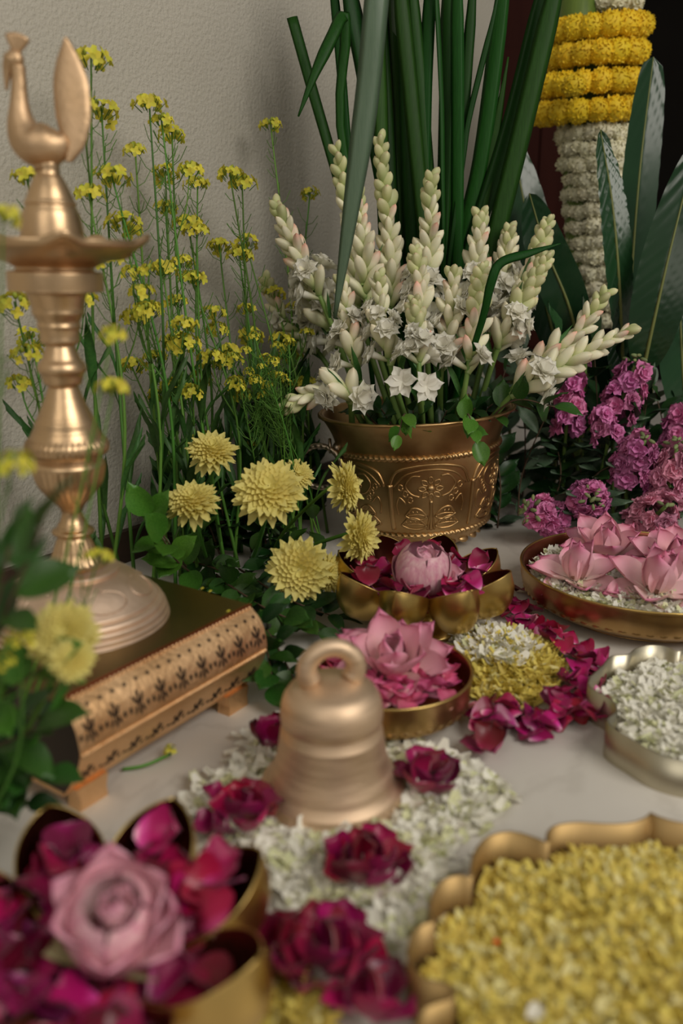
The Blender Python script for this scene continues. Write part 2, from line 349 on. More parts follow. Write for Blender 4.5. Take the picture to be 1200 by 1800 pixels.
def dishmod(a, r, z):
    p = max(0, cos(5 * (a - .10))) ** 3; return (r * (1 + (.12 * p if r > .05 else 0)), z + (.006 * p if r > .06 else 0))
dish = [(.033, .333), (.042, .3375), (.056, .342), (.068, .3475), (.0735, .352), (.0740, .3565), (.0715, .3570), (.066, .3535), (.050, .3500), (.030, .3490), (.026, .3495)]
O('oil_dish', mesh('oil_dish', lathe(spl1(dish, 50), 120, dishmod), K['lampbrass']), lamp)
cone = [(.0275, .349), (.0272, .356), (.0262, .366), (.0240, .377), (.0212, .3835), (.0218, .3860), (.0200, .3895), (.0165, .398), (.0125, .406), (.0098, .411), (.0092, .420), (.0, .4225)]
O('finial_cone', mesh('finial_cone', lathe(spl1(cone, 60), 64), K['lampbrass']), lamp)
# peacock: body with neck, head with beak, crest, raised tail (local x = across the picture)
body = [(.0175, .4395, .0050), (.013, .4360, .0110), (.005, .4330, .0162), (-.006, .4325, .0182), (-.0150, .4375, .0162), (-.0195, .4490, .0120), (-.0200, .4630, .0080), (-.0190, .4790, .0062), (-.0190, .4930, .0062)]
bpts = spl([V((x, 0, z)) for x, z, r in body], 60); brad = [p.x for p in spl([V((r, 0, 0)) for x, z, r in body], 60)]
pk = O('peacock', MB().add(tube(bpts, lambda q: brad[min(59, round(q * 59))], 22)).add(tube([V((-.002, 0, .412)), V((-.003, 0, .424))], .0098, 18)).mesh('peacock_body', K['statue']), lamp)
hd = MB().add(ball(1, 16, 11, (.0078, .0068, .0078), (-.0212, 0, .4975)))
hd.add(tube(spl([(-.0230, 0, .4985), (-.0275, 0, .4900), (-.0300, 0, .4740)], 10), lambda q: .0064 * (1 - q) + .0010, 10))
O('head', hd.mesh('head', K['statue']), pk)
cs = MB()
for k in range(5):
    a = -.28 + .22 * k; b0 = V((-.0195, 0, .5015))
    cs.add(tube(spl([b0, b0 + V((sin(a) * .008, 0, cos(a) * .007)), b0 + V((sin(a) * .0165, 0, cos(a) * .0155))], 7), lambda q: .0020 + .0020 * q, 8))
O('crest', cs.mesh('crest', K['statue']), pk)
tl = MB()     # thick raised tail fan with a leaf-shaped outline, carved ribs
tlr = [(.420, .0125, .0165), (.432, .0105, .0265), (.445, .0080, .0312), (.458, .0055, .0332), (.480, .0045, .0322), (.495, .0068, .0278), (.506, .0105, .0228), (.516, .0155, .0165)]
tlp = spl([V(x) for x in tlr], 40)
def tailpt(u, v, side):
    z, l_, r_ = tlp[round(v * 39)]; l_ += .003; r_ += .005; q = 2 * u - 1; th = .0042 * max(0, 1 - q * q) ** .5 + .0006 + .0007 * sin(q * 16 + z * 900) * (1 - q * q)
    return ((l_ + r_) / 2 + q * (r_ - l_) / 2, side * th + .10 * (z - .42), z + .004 * q * q * 0)
tl.add(grid(17, 40, lambda u, v: tailpt(u, v, -1))); tl.add(grid(17, 40, lambda u, v: tailpt(1 - u, v, 1)))
O('tail', tl.mesh('tail', K['statue']), pk)

# ------------------------------------------------------------------ bell
BP = P(584, 1485, 0) + V((-.001, .066, 0))
bell = T('brass_bell', 'brass temple bell with a loop handle standing on scattered white petals', 'bell', BP)
bp = [(.0, .012), (.050, .010), (.060, .0), (.0640, .0005), (.0652, .004), (.0648, .0085), (.0620, .0105), (.0626, .013), (.0605, .0165), (.0550, .0215), (.0548, .0230), (.0512, .0300), (.0475, .042), (.0455, .054), (.0440, .064), (.0440, .0655), (.0428, .0665), (.0428, .0735), (.0420, .0745), (.0420, .0755),
      (.0435, .0775), (.0437, .082), (.0430, .090), (.0410, .097), (.0370, .1035), (.0310, .1075), (.0240, .1095), (.0150, .1130), (.0, .1140)]
O('body', mesh('body', lathe(bp, 72), K['bell']), bell)
lp = [V((.0205 * cos(a) * (1.02 if abs(a - pi / 2) > 1 else 1), 0, .1225 + .0190 * sin(a))) for a in [(-.62 + (pi + 1.24) * i / 30) for i in range(31)]]
O('loop_handle', mesh('loop_handle', tube(lp, lambda s: .0096 - .0018 * sin(pi * s), 14), K['bell']), bell, M.Rotation(rad(12), 4, 'Z'))

# ------------------------------------------------------------------ embossed pot
POT = V((.128, 1.368, 0))
PTILT = M.Rotation(rad(-3.2), 4, 'Y') @ M.Rotation(rad(-1.0), 4, 'X')
pot = T('embossed_pot', 'antique brass pot embossed with flowers and holding the tuberoses', 'pot', POT + V((.004, 0, .005)), rot=PTILT)
pp = [(0, 0), (.070, 0), (.083, .004), (.097, .014), (.107, .025), (.1125, .033), (.1165, .042), (.1235, .070), (.1285, .105), (.1315, .140), (.1325, .158), (.1340, .168), (.139, .183), (.147, .199), (.1535, .2085)]
pin = [(.1565, .2105), (.1572, .2130), (.1545, .2145), (.1500, .2135), (.1440, .203), (.134, .185), (.129, .165), (.126, .150)]
pps = spl1(pp, 60)
def potr(z):
    for (r0, z0), (r1, z1) in zip(pps, pps[1:]):
        if z0 <= z <= z1 and z1 > z0: return r0 + (r1 - r0) * (z - z0) / (z1 - z0)
    return .13
O('body', mesh('body', lathe(pps + spl1(pin, 20), 96), K['potbrass']), pot)
O('moss_fill', mesh('moss_fill', lathe([(.130, .170), (.08, .176), (.03, .178), (0, .178)], 32), K['soil']), pot)
O('rim_roll', mesh('rim_roll', tube([V((.1565 * cos(2 * pi * i / 96), .1565 * sin(2 * pi * i / 96), .2125)) for i in range(97)], lambda s: .0028 + .0005 * sin(s * 2 * pi * 31), 8, False), K['potbrass']), pot)
def rope(r, z, rr, twists, n=300):
    def f(u, v):
        a, b = 2 * pi * u, 2 * pi * v; q = rr * (1 + .28 * sin(twists * a + 2 * b)); return ((r + q * cos(b)) * cos(a), (r + q * cos(b)) * sin(a), z + q * sin(b))
    return grid(n, 11, f, True)
O('rope_band', mesh('rope_band', rope(.1325, .1585, .0042, 88, 528), K['potbrass']), pot)
O('rope_band', mesh('rope_band', rope(.1130, .0335, .0042, 74, 444), K['potbrass']), pot)
def ps(th, z, off=0.0):    # th around from the panel's centre
    r = potr(z) + off; a = -pi / 2 + th; return V((r * cos(a), r * sin(a), z))
ep = MB()
def rel(pts, r): ep.add(tube([ps(a, z, -.0002) for a, z in pts], r, 6))
def S2(pts, n=16): return [(p.x, p.y) for p in spl([V((a, b, 0)) for a, b in pts], n)]
hw_ = pi / 6
rel(S2([(-hw_ + .03, .044), (-hw_ + .03, .085), (-hw_ + .03, .118)]), .0034)
rel(S2([(-hw_ + .05, .044), (-hw_ + .05, .09), (-hw_ + .06, .118)]), .0018)
rel(S2([(-hw_ + .03, .115), (-hw_ + .12, .138), (-.20, .1465), (0, .1485), (.20, .1465), (hw_ - .12, .138), (hw_ - .03, .115)], 30), .0026)
rel(S2([(-hw_ + .08, .115), (-.30, .133), (-.12, .140), (0, .141), (.12, .140), (.30, .133), (hw_ - .08, .115)], 30), .0016)
rel(S2([(0, .044), (.0, .065), (0, .092)]), .0030)
rel(S2([(-.045, .044), (-.02, .065), (0, .085)]), .0018); rel(S2([(.045, .044), (.02, .065), (0, .085)]), .0018)
for k in range(8):       # flower
    a = 2 * pi * k / 8
    rel(S2([(.055 * cos(a), .111 + .007 * sin(a)), (.105 * cos(a + .28), .111 + .0135 * sin(a + .28)), (.150 * cos(a), .111 + .0190 * sin(a)), (.105 * cos(a - .28), .111 + .0135 * sin(a - .28)), (.055 * cos(a), .111 + .007 * sin(a))], 14), .0014)
ep.add(ball(.0062, 12, 8, (1, .7, 1), ps(0, .111)))
for sg in (-1, 1):
    for zz, l in ((.058, 1.0), (.074, .85)):
        rel(S2([(sg * .05, zz - .008), (sg * .16 * l, zz + .004), (sg * .28 * l, zz + .006), (sg * .38 * l, zz - .006)]), .0019)
        rel(S2([(sg * .05, zz - .008), (sg * .14 * l, zz - .013), (sg * .28 * l, zz - .012), (sg * .38 * l, zz - .006)]), .0019)
        rel(S2([(sg * .06, zz - .007), (sg * .2 * l, zz - .004), (sg * .35 * l, zz - .006)]), .0012)
        for q in range(4):
            rel([(sg * (.12 + .06 * q) * l, zz - .004), (sg * (.15 + .06 * q) * l, zz + .002)], .0009)
    for q in range(3):
        c = (sg * (.25 + .055 * q), .094 + .010 * q)
        rel([(c[0] + .03 * cos(2 * pi * i / 10), c[1] + .0048 * sin(2 * pi * i / 10)) for i in range(11)], .0013)
    rel(S2([(sg * .13, .098), (sg * .24, .104), (sg * .30, .118), (sg * .22, .131), (sg * .12, .131)], 18), .0017)
    rel(S2([(sg * .40, .070), (sg * .42, .085), (sg * .38, .098), (sg * .30, .088)], 14), .0015)
em = ep.mesh('embossed_panel', K['potbrass'])
for k in range(6): O('embossed_panel', em, pot, M.Rotation(rad(4) + k * pi / 3, 4, 'Z'))
sb = MB()
for k in range(22):
    a = 2 * pi * k / 22; sb.add(ball(1, 10, 7, (.0125, .004, .0105)), 0, M.Translation((.094 * cos(a), .094 * sin(a), .0155)) @ M.Rotation(a + pi / 2, 4, 'Z') @ M.Rotation(rad(-45), 4, 'X'))
o = O('lobed_foot_band', sb.mesh('lobed_foot_band', K['potbrass']), pot)
HM = V((-.138, -.040, .168))
hd_ = O('handle', mesh('handle', grid(140, 9, lambda u, v: ((.034 + .0046 * (1 + .22 * sin(24 * 2 * pi * u + 4 * pi * v)) * cos(2 * pi * v)) * sin(2 * pi * u), .0046 * (1 + .22 * sin(24 * 2 * pi * u + 4 * pi * v)) * sin(2 * pi * v), -.0335 + (.034 + .0046 * cos(2 * pi * v)) * cos(2 * pi * u)), True), K['iron']), pot, M.Translation(HM + V((-.012, -.006, 0))) @ M.Rotation(rad(-12), 4, 'Z') @ M.Rotation(rad(16), 4, 'Y'), label='dark twisted ring handle')
O('handle_eye', mesh('handle_eye', tube([HM + V((-.003, .010 * cos(2 * pi * i / 20), .010 * sin(2 * pi * i / 20))) for i in range(21)], .0026, 8, False), K['iron']), pot)
O('handle_mount', mesh('handle_mount', ball(.009, 12, 8, (1, .8, 1), HM + V((.008, .004, -.006))), K['iron']), pot)

# ------------------------------------------------------------------ lotus-shaped bowls
def shp(s): return 3.40 * max(s, 0) ** 1.0 * max(1 - s, 0) ** .75
CA, CT = V((.022, 0, .044)), V((.111, 0, .090)); ax = CT - CA; al = math.atan2(ax.z, ax.x); DV = V((sin(al), 0, -cos(al)))
def cup(u, v, off):
    s = v; q = sin((u - .5) * pi); a = CA + ax * s; sh = shp(s)
    dd = (.046 - off) * min(1, sh) ** .75 * (max(0, 1 - q * q)) ** .5
    return a + V((0, q * (.0285 - off) * sh, 0)) + DV * dd
cm = MB().add(grid(21, 26, lambda u, v: cup(1 - u, v, 0)), 0).add(grid(21, 26, lambda u, v: cup(u, v, .0012)), 1)
rimL = [cup(0, i / 39, .0006) for i in range(40)]; rimR = [cup(1, i / 39, .0006) for i in range(40)]
cm.add(tube(rimL, .0009, 5)).add(tube(rimR, .0009, 5))
CUP = cm.mesh('petal_cup', K['gold'], K['copperin'])
FOOT = mesh('foot', lathe([(0, 0), (.052, 0), (.055, .003), (.053, .007), (.040, .011), (.026, .018), (.024, .026), (.040, .034), (.0, .034)], 48), K['gold'])
HEART = mesh('bowl_center', lathe([(0, .030), (.030, .031), (.046, .038), (.052, .046), (.050, .047), (.042, .042), (.0, .036)], 48), K['copperin'])
def lotus_bowl(loc, rot, label):
    t = T('lotus_bowl', label, 'bowl', loc, rot=rot)
    for k in range(8): O('petal_cup', CUP, t, M.Rotation(k * pi / 4, 4, 'Z'))
    O('foot', FOOT, t); O('bowl_center', HEART, t); return t
LB1 = V((.100, 1.002, 0)); LB2 = V((-.149, .407, 0))
lotus_bowl(LB1, rad(-22.5 + 2), 'golden lotus-shaped bowl of rose petals in front of the embossed pot')
lotus_bowl(LB2, rad(28), 'golden lotus-shaped bowl of rose petals beside the bell at the front edge')

# ------------------------------------------------------------------ round bowls
def bowl(name, loc, Rr, h, rb, label, n=64, dimples=0):
    t = T(name, label, 'bowl', loc)
    pr = [(0, 0), (rb * .9, 0), (rb, .003), (Rr * .93, h * .32), (Rr * .985, h * .62), (Rr, h * .96)]
    pi_ = [(Rr * 1.004, h), (Rr * .985, h * 1.005), (Rr * .97, h * .96), (Rr * .95, h * .6), (Rr * .88, h * .3), (rb * .9, .006), (0, .006)]
    a = spl1(pr, 26); b = spl1(pi_, 22); mb = MB().add(lathe(a + b[:6], n * 2, None), 0).add(lathe(b[5:], n), 1)
    O('body', mb.mesh('body', K['bowlbrass'], K['copperin']), t)
    O('rim', mesh('rim', tube([V((Rr * .995 * cos(2 * pi * i / 80), Rr * .995 * sin(2 * pi * i / 80), h)) for i in range(81)], .0017, 7, False), K['gold']), t)
    if dimples:
        db = MB()
        for k in range(dimples):
            q = 2 * pi * k / dimples; rr = Rr * .955; db.add(ball(1, 9, 6, (.0062, .0022, .0042)), 0, M.Translation((rr * cos(q), rr * sin(q), h * .45)) @ M.Rotation(q + pi / 2, 4, 'Z') @ M.Rotation(rad(-20), 4, 'X'))
        o = O('hammered_dots', db.mesh('hammered_dots', K['bowlbrass']), t)
    return t
MBC = V((.047, .790, 0)); RBC = V((.402, 1.072, 0))
bowl('round_bowl', MBC, .086, .050, .058, 'small round brass bowl of pink petals behind the bell', dimples=40)
bowl('wide_bowl', RBC, .160, .056, .118, 'wide shallow brass bowl of white bits and lotus flowers below the magenta stocks', dimples=62)

# ------------------------------------------------------------------ scalloped trays
def tray(name, c, half, h, label, mt, th=.0016):
    pts = spl([V((x, y, 0)) for x, y in half], 110)
    full = pts + [V((-p.x, p.y, 0)) for p in reversed(pts[1:-1])]
    n = len(full); t = T(name, label, 'tray', c)
    def off(d):
        out = []
        for i in range(n):
            tg = (full[(i + 1) % n] - full[i - 1]).normalized(); out.append(full[i] + V((-tg.y, tg.x, 0)) * d)
        return out
    ar = sum(full[i].x * full[(i + 1) % n].y - full[(i + 1) % n].x * full[i].y for i in range(n)); sg = 1 if ar > 0 else -1
    inn = off(sg * th); wv = []
    for ring, z in ((full, 0), (full, h), (inn, h), (inn, .002)): wv += [(p.x, p.y, z) for p in ring]
    fs = []
    for j in range(3):
        for i in range(n): fs.append((j * n + i, j * n + (i + 1) % n, (j + 1) * n + (i + 1) % n, (j + 1) * n + i))
    O('scalloped_wall', mesh('scalloped_wall', (wv, fs), mt), t)
    O('tray_base', mesh('tray_base', ([(p.x, p.y, .002) for p in full], [tuple(range(n))]), mt, smooth=False), t)
    return [(p.x + c[0], p.y + c[1]) for p in off(sg * .004)]
YC = V((.24, .40, 0))
yh = [(0, .170), (-.006, .164), (-.020, .157), (-.040, .156), (-.060, .158), (-.078, .154), (-.087, .144), (-.088, .134), (-.096, .140), (-.112, .147), (-.130, .142), (-.143, .126), (-.149, .108), (-.150, .098), (-.158, .100), (-.171, .094), (-.180, .078), (-.182, .062), (-.180, .056), (-.188, .054), (-.197, .042), (-.199, .024), (-.192, .010), (-.176, .004)]
YP = tray('scalloped_tray', YC, yh + [(x, -y) for x, y in reversed(yh)], .038, 'large scalloped brass tray heaped with yellow petals', K['traybrass'])
WC = V((.40, .755, 0))
wh = [(.400, .890), (.393, .876), (.380, .866), (.370, .858), (.362, .870), (.345, .874), (.326, .865), (.312, .850), (.293, .846), (.276, .822), (.260, .802), (.255, .795), (.250, .780), (.254, .766), (.264, .748), (.262, .728), (.248, .712), (.250, .696), (.259, .680), (.274, .656), (.296, .642), (.318, .640), (.330, .648), (.342, .632), (.368, .622), (.388, .622), (.400, .610)]
WP = tray('pale_scalloped_tray', WC, [(x - WC.x, y - WC.y) for x, y in wh], .036, 'pale metal scalloped tray filled with white petals', K['traysilver'])

# ------------------------------------------------------------------ petal and leaf shapes
def petal(L, Wd, cupz=.3, curl=0., nu=7, nv=8, a=.7, b=.5, wav=0., seed=0, roll=0., tip=.02):
    rr = random.Random(seed); ph = [rr.uniform(0, 6.28) for _ in range(4)]
    def f(u, v):
        q = 2 * u - 1; s = v; sh = (s ** a) * ((1 - s) ** b); mxs = ((a / (a + b)) ** a) * ((b / (a + b)) ** b); wd = Wd * max(sh / mxs, .10 if s < .5 else tip)
        z = cupz * wd * q * q + curl * s * s * L + roll * L * max(0, s - .7) ** 2
        z += wav * L * (sin(7 * s + ph[0] + 3 * q) * .5 + sin(5 * q + ph[1]) * .5 * s)
        y = s * L * (1 - .12 * q * q * (1 if s > .5 else 0)) + wav * L * .3 * sin(4 * q + ph[2]) * s
        return (q * wd, y, z)
    return grid(nu, nv, f)
def leafmesh(L=1., Wd=.25, fold=.25, curl=-.15, nv=9, a=.75, b=.8, wav=0.02):
    return petal(L, Wd, fold, curl, 5, nv, a, b, wav, 3)
LEAF = {k: mesh('leaf_' + k, leafmesh(1, w_, .35, c_, 9, a_, b_), K[m_]) for k, w_, c_, a_, b_, m_ in
        (('oval', .30, -.15, .6, .6, 'leaf'), ('bright', .33, -.12, .55, .6, 'leafbright'), ('dark', .26, -.2, .65, .75, 'leafdark'), ('dull', .20, -.2, .8, .6, 'leafdull'), ('long', .055, -.22, .7, .7, 'mleaf'))}
ROSE = [mesh('rose_petal', petal(.042, .021, c, q, 9, 9, .62, .32, .06, i, r_), K[k_]) for i, (c, q, r_, k_) in enumerate(((.45, .25, -.8, 'rose'), (.6, .10, -1.5, 'rose'), (.30, .35, .5, 'rosedark'), (.5, -.1, -1.0, 'rosedark'), (.7, .3, -.6, 'rose')))]
PINK = [mesh('pink_petal', petal(.026, .011, .5, .3, 6, 7, .7, .4, .06, 20 + i), K['pinkpetal']) for i in range(3)]
def place_petal(me, name, loc, label, cat, group, up=(0, 0, 1), tilt=.6, s=1.0):
    a = rnd(0, 2 * pi); y = V((cos(a), sin(a), rnd(-.25, .5) * tilt)); z = V(up) + rdir() * tilt * .8
    if R.random() < .25: z = V((z.x, z.y, -abs(z.z)))
    mx = orient((0, 0, 0), y, z, s); c = mx @ V((0, .02, .003)); mx.translation = V(loc) - c
    lo = min((mx @ v.co).z for v in me.vertices)
    if lo < .0008: mx.translation.z += .0008 - lo
    o = O(name, me, None, mx); return tag(o, label, cat, group)

# rose petals inside the two lotus bowls
def fill_bowl(c, n, rmax, z0, z1, label, group, s=1.0, seed=None):
    for i in range(n):
        r = rmax * math.sqrt((i + .5) / n); a = i * 2.39996 + rnd(-.3, .3)
        zz = z0 + (z1 - z0) * R.random() + (r / rmax) ** 3 * .016
        place_petal(R.choice(ROSE), 'rose_petal', c + V((r * cos(a), r * sin(a), zz)), label, 'petal', group, (0, 0, 1), .75, s)
fill_bowl(LB1, 68, .082, .055, .071, 'crimson rose petal in the lotus-shaped bowl before the embossed pot', 'rose petals in the far lotus bowl', .72)
fill_bowl(LB2, 62, .074, .046, .058, 'crimson rose petal in the lotus-shaped bowl at the front edge', 'rose petals in the front lotus bowl', .80)

for k in range(8):
    a = rad(28) + k * pi / 4
    if not (-.9 < a < 4.2): continue
    for j in range(4):
        r = .070 + .010 * (j % 2) + rnd(0, .008); b = a + rnd(-.16, .16)
        place_petal(R.choice(ROSE), 'rose_petal', LB2 + V((r * cos(b), r * sin(b), .060 + .30 * (r - .06) + .004 * j)), 'crimson rose petal in the lotus-shaped bowl at the front edge', 'petal', 'rose petals in the front lotus bowl', V((-cos(b) * .6, -sin(b) * .6, 1)), .5, .78)
# lotus flowers: a closed bud and open ones
LPET = mesh('lotus_petal', petal(1, .33, .55, .20, 9, 11, .55, .72, .012, 1), K['lotus'])
LPALE = mesh('pale_lotus_petal', petal(1, .42, .62, .10, 9, 11, .5, .5, .01, 2), K['lotuspale'])
LBUD = mesh('lotus_bud_petal', petal(1, .52, .55, .62, 11, 13, .45, .42, .008, 5), K['lotuspale'])
LSEP = mesh('lotus_sepal', petal(1, .38, .5, .1, 7, 9, .5, .7, .02, 7), K['sepal'])
CORE = mesh('flower_heart', ball(1, 14, 10), K['lotuscore'])
def lotus(loc, face, L, rings, label, pm=LPET, core=.2, twist=0., cat='flower', rot0=0., droop=None):
    t = T('lotus_flower', label, cat, loc, rot=orient((0, 0, 0), V(face).orthogonal(), face))
    # local z = the way it faces
    for n, el, ln, off in rings:
        for k in range(n):
            a = 2 * pi * k / n + off + rot0; e = rad(el + rnd(-5, 5))
            y = V((cos(a) * cos(e), sin(a) * cos(e), sin(e))); z = V((-cos(a) * sin(e), -sin(a) * sin(e), cos(e)))
            O('petal', pm, t, orient(V((cos(a), sin(a), 0)) * L * .10, y, z, L * ln * rnd(.93, 1.05)))
    if core: O('heart', CORE, t, M.Translation((0, 0, L * .16)) @ M.Diagonal((L * core, L * core, L * core * .8, 1)))
    return t
# the near-round closed one in the far lotus bowl
def rosebud(loc, face, Rb, label, green=0, loose=()):
    t = T('lotus_bud', label, 'flower', loc, rot=orient((0, 0, 0), V(face).orthogonal(), face))
    def shell(u, v, k, ph):
        q = (2 * u - 1) * 1.05; s = v; th = pi * (.02 + s * (.80 - .12 * k)); wid = q * (.95 if k == 0 else .85) * (1 - .30 * s ** 2 - (.55 * s ** 6 if k else 0))
        rr = Rb * (1 + .03 * k + .07 * s * s * k) ; a = ph + wid
        rr2 = rr * sin(th) ** .75 * (1.0 if s < .6 else 1 - .12 * (s - .6))
        return (rr2 * cos(a), rr2 * sin(a), Rb * .95 * (1 - cos(th)) - 0 + .02 * Rb * sin(9 * u + ph) * s)
    i = 0
    for k, n in ((0, 4), (1, 3), (2, 3)):
        for j in range(n):
            ph = 2 * pi * j / n + k * .8
            mb = MB().add(grid(13, 15, lambda u, v: tuple(c for c in shell(u, v, k, ph))))
            vs = [(x, y, z) for x, y, z in mb.v]
            me = mesh('bud_petal', (vs, mb.f), K['budpetal']); O('petal', me, t); i += 1
    # a crumple of inner petals showing at the top
    for j in range(9):
        a = j * 2.4; e = rad(60 + 20 * (j % 3)); y = V((cos(a) * cos(e), sin(a) * cos(e), sin(e)))
        O('inner_petal', LPALE, t, orient(V((cos(a), sin(a), 0)) * Rb * .25 + V((0, 0, Rb * 1.05)), y, V((-cos(a), -sin(a), .3)), Rb * .72))
    for a, ln, e in loose:
        y = V((cos(a) * cos(e), sin(a) * cos(e), sin(e)))
        O('loose_petal', LPALE, t, orient(V((cos(a), sin(a), 0)) * Rb * .55 + V((0, 0, Rb * .25)), y, V((-cos(a) * sin(e), -sin(a) * sin(e), cos(e))), Rb * ln))
    for j in range(green):
        a = -1.9 + j * 1.9; e = rad(25); y = V((cos(a) * cos(e), sin(a) * cos(e), sin(e)))
        O('sepal', LSEP, t, orient(V((cos(a), sin(a), 0)) * Rb * .5 + V((0, 0, Rb * .05)), y, V((-cos(a), -sin(a), 1)), Rb * 1.2))
    return t
K['budpetal'] = mat('pale_pink_bud', (.80, .50, .53), .45, col2=(.66, .27, .37), nscale=26, stretch=(10, 10, 1.2), rnd_amt=.10)
rosebud(LB1 + V((-.002, -.012, .056)), (0.05, -.25, 1), .034, 'round closed pale pink lotus bud in the far lotus-shaped bowl', 1, ((.15, 1.25, rad(38)), (.75, 1.2, rad(30))))
rosebud(LB2 + V((.014, .010, .060)), (.15, -.45, 1), .027, 'half-open pink lotus bud in the lotus-shaped bowl at the front edge', 2, ((.2, 2.2, rad(48)), (2.6, 1.9, rad(62)), (1.2, 2.0, rad(66)), (-.7, 1.7, rad(55)), (-1.9, 1.8, rad(60)), (3.6, 1.7, rad(52)), (.7, 1.9, rad(58))))
# open lotus in the small bowl, with loose pink petals
RG = ((6, 0, 1.0, 0), (6, 18, 1.02, .4), (5, 46, .95, .1), (5, 72, .82, .6))
lotus(MBC + V((.004, .010, .040)), (0, -.42, 1), .066, RG, 'open pink lotus with folded petals in the small round bowl', LPET, .16)
for i in range(85):
    r = .074 * math.sqrt((i + .5) / 85); a = i * 2.39996
    place_petal(R.choice(PINK), 'pink_petal', MBC + V((r * cos(a), r * sin(a), .036 + rnd(0, .008) + .006 * (r / .074))), 'small bright pink petal in the round bowl behind the bell', 'petal', 'pink petals in the small bowl', (0, 0, 1), .8)
# four lotuses in the wide bowl
RW = ((5, -3, 1.10, .3), (5, 14, 1.05, 0), (4, 44, .95, .4), (4, 76, .85, .1))
RW2 = ((4, -3, 1.05, .9), (4, 14, 1.0, .2), (3, 70, 1.0, .5), (4, 84, .95, .1))
def onz(u, v, z): return P(u, v, z)
WZ = .046
lotus(onz(1062, 978, WZ), (-.05, -.30, 1), .066, RW, 'pink lotus at the back rim of the wide bowl, petals spread', LPET, .18, rot0=.2)
lotus(onz(1012, 1020, WZ), (-.05, -.22, 1), .060, RW2, 'pink lotus with a pointed closed centre near the rim of the wide bowl', LPET, .16, rot0=.5)
lotus(onz(1182, 1000, WZ), (-.05, -.35, 1), .064, RW, 'pink lotus half cut by the frame in the wide bowl, crumpled heart', LPET, .18, rot0=.8)
lotus(onz(1150, 1042, WZ), (-.02, -.30, 1), .066, RW2, 'pink lotus nearest the front rim of the wide bowl', LPET, .18, rot0=0)

# ------------------------------------------------------------------ petal bits: nobody could count these
def flake(l, wd, fold, rr):
    return ([(-wd, 0, fold), (0, 0, 0), (wd, 0, fold), (-wd * 1.1, l * .5, fold * .8), (0, l * .55, -fold * .4 + rr), (wd * 1.1, l * .5, fold * .8), (-wd * .5, l, fold + rr * 2), (0, l * 1.05, rr * 2), (wd * .5, l, fold + rr * 2)],
            [(0, 1, 4, 3), (1, 2, 5, 4), (3, 4, 7, 6), (4, 5, 8, 7)])
def scatter(mb, poly, n, zf, l, wd, m2=.15, edge=None, upr=.5, clip=False):
    xs = [p[0] for p in poly]; ys = [p[1] for p in poly]; k = 0; tries = 0
    while k < n and tries < n * 30:
        tries += 1; x, y = rnd(min(xs), max(xs)), rnd(min(ys), max(ys))
        if not inpoly(x, y, poly): continue
        if edge and not edge(x, y): continue
        a = rnd(0, 2 * pi); yd = V((cos(a), sin(a), rnd(-.25, .7) * upr)); zd = V((0, 0, 1)) + rdir() * .40
        s = rnd(.7, 1.25); fk = flake(l * s, wd * s, wd * rnd(.1, .7), rnd(-.1, .25) * l)
        z = zf(x, y); mx = orient((x, y, z + rnd(0, .003)), yd, zd)
        pts = [mx @ V(p) for p in fk[0]]; lo = min(p.z for p in pts)
        if clip and not all(inpoly(p.x, p.y, poly) for p in pts): continue
        if lo < .0006:
            for p in pts: p.z += .0006 - lo
        mb.add((pts, fk[1]), 1 if R.random() < m2 else 0); k += 1
def bed(mb, poly, zf, mt=0, step=.006):
    xs = [p[0] for p in poly]; ys = [p[1] for p in poly]; nx, ny = int((max(xs) - min(xs)) / step) + 1, int((max(ys) - min(ys)) / step) + 1
    idx = {}; vs = []; fs = []
    for j in range(ny + 1):
        for i in range(nx + 1):
            x, y = min(xs) + i * step, min(ys) + j * step
            if inpoly(x, y, poly): idx[i, j] = len(vs); vs.append((x, y, max(.0025, zf(x, y) - .003 + rnd(-.001, .001))))
    for (i, j), a in idx.items():
        if (i + 1, j) in idx and (i, j + 1) in idx and (i + 1, j + 1) in idx: fs.append((a, idx[i + 1, j], idx[i + 1, j + 1], idx[i, j + 1]))
    mb.add((vs, fs), mt)
def stuff(name, mb, label, cat, *mats):
    o = O(name, mb.mesh(name, *mats)); return tag(o, label, cat, None, 'stuff')
# yellow heap in the large tray
yz = lambda x, y: .009 + .018 * max(0, 1 - ((x - YC.x) ** 2 + (y - YC.y) ** 2) / .030) + .003 * sin(31 * x + 3) * sin(27 * y)
mb = MB(); bed(mb, YP, yz, 0); scatter(mb, YP, 14000, yz, .0110, .0027, .22, lambda x, y: y > .28, .7, True)
stuff('yellow_petals', mb, 'heap of shredded pale yellow petals filling the large scalloped tray', 'petals', K['yellowbit'], K['palebit'])
# white petals in the pale tray
wz = lambda x, y: .012 + .012 * max(0, 1 - ((x - WC.x) ** 2 + (y - WC.y) ** 2) / .020)
mb = MB(); bed(mb, WP, wz, 0); scatter(mb, WP, 4200, wz, .0125, .0044, .22, None, .4, True)
stuff('white_petals', mb, 'heap of white and greenish flower petals filling the pale scalloped tray', 'petals', K['whitebit'], K['greenbit'])
# white bits in the wide bowl
cir = [(RBC.x + .150 * cos(2 * pi * i / 40), RBC.y + .150 * sin(2 * pi * i / 40)) for i in range(40)]
mb = MB(); bz2 = lambda x, y: .040; bed(mb, cir, bz2, 0, .008); scatter(mb, cir, 2600, bz2, .014, .0050, .25, None, .5, True)
stuff('white_bits', mb, 'white and greenish flower bits covering the floor of the wide brass bowl', 'petals', K['whitebit'], K['greenbit'])
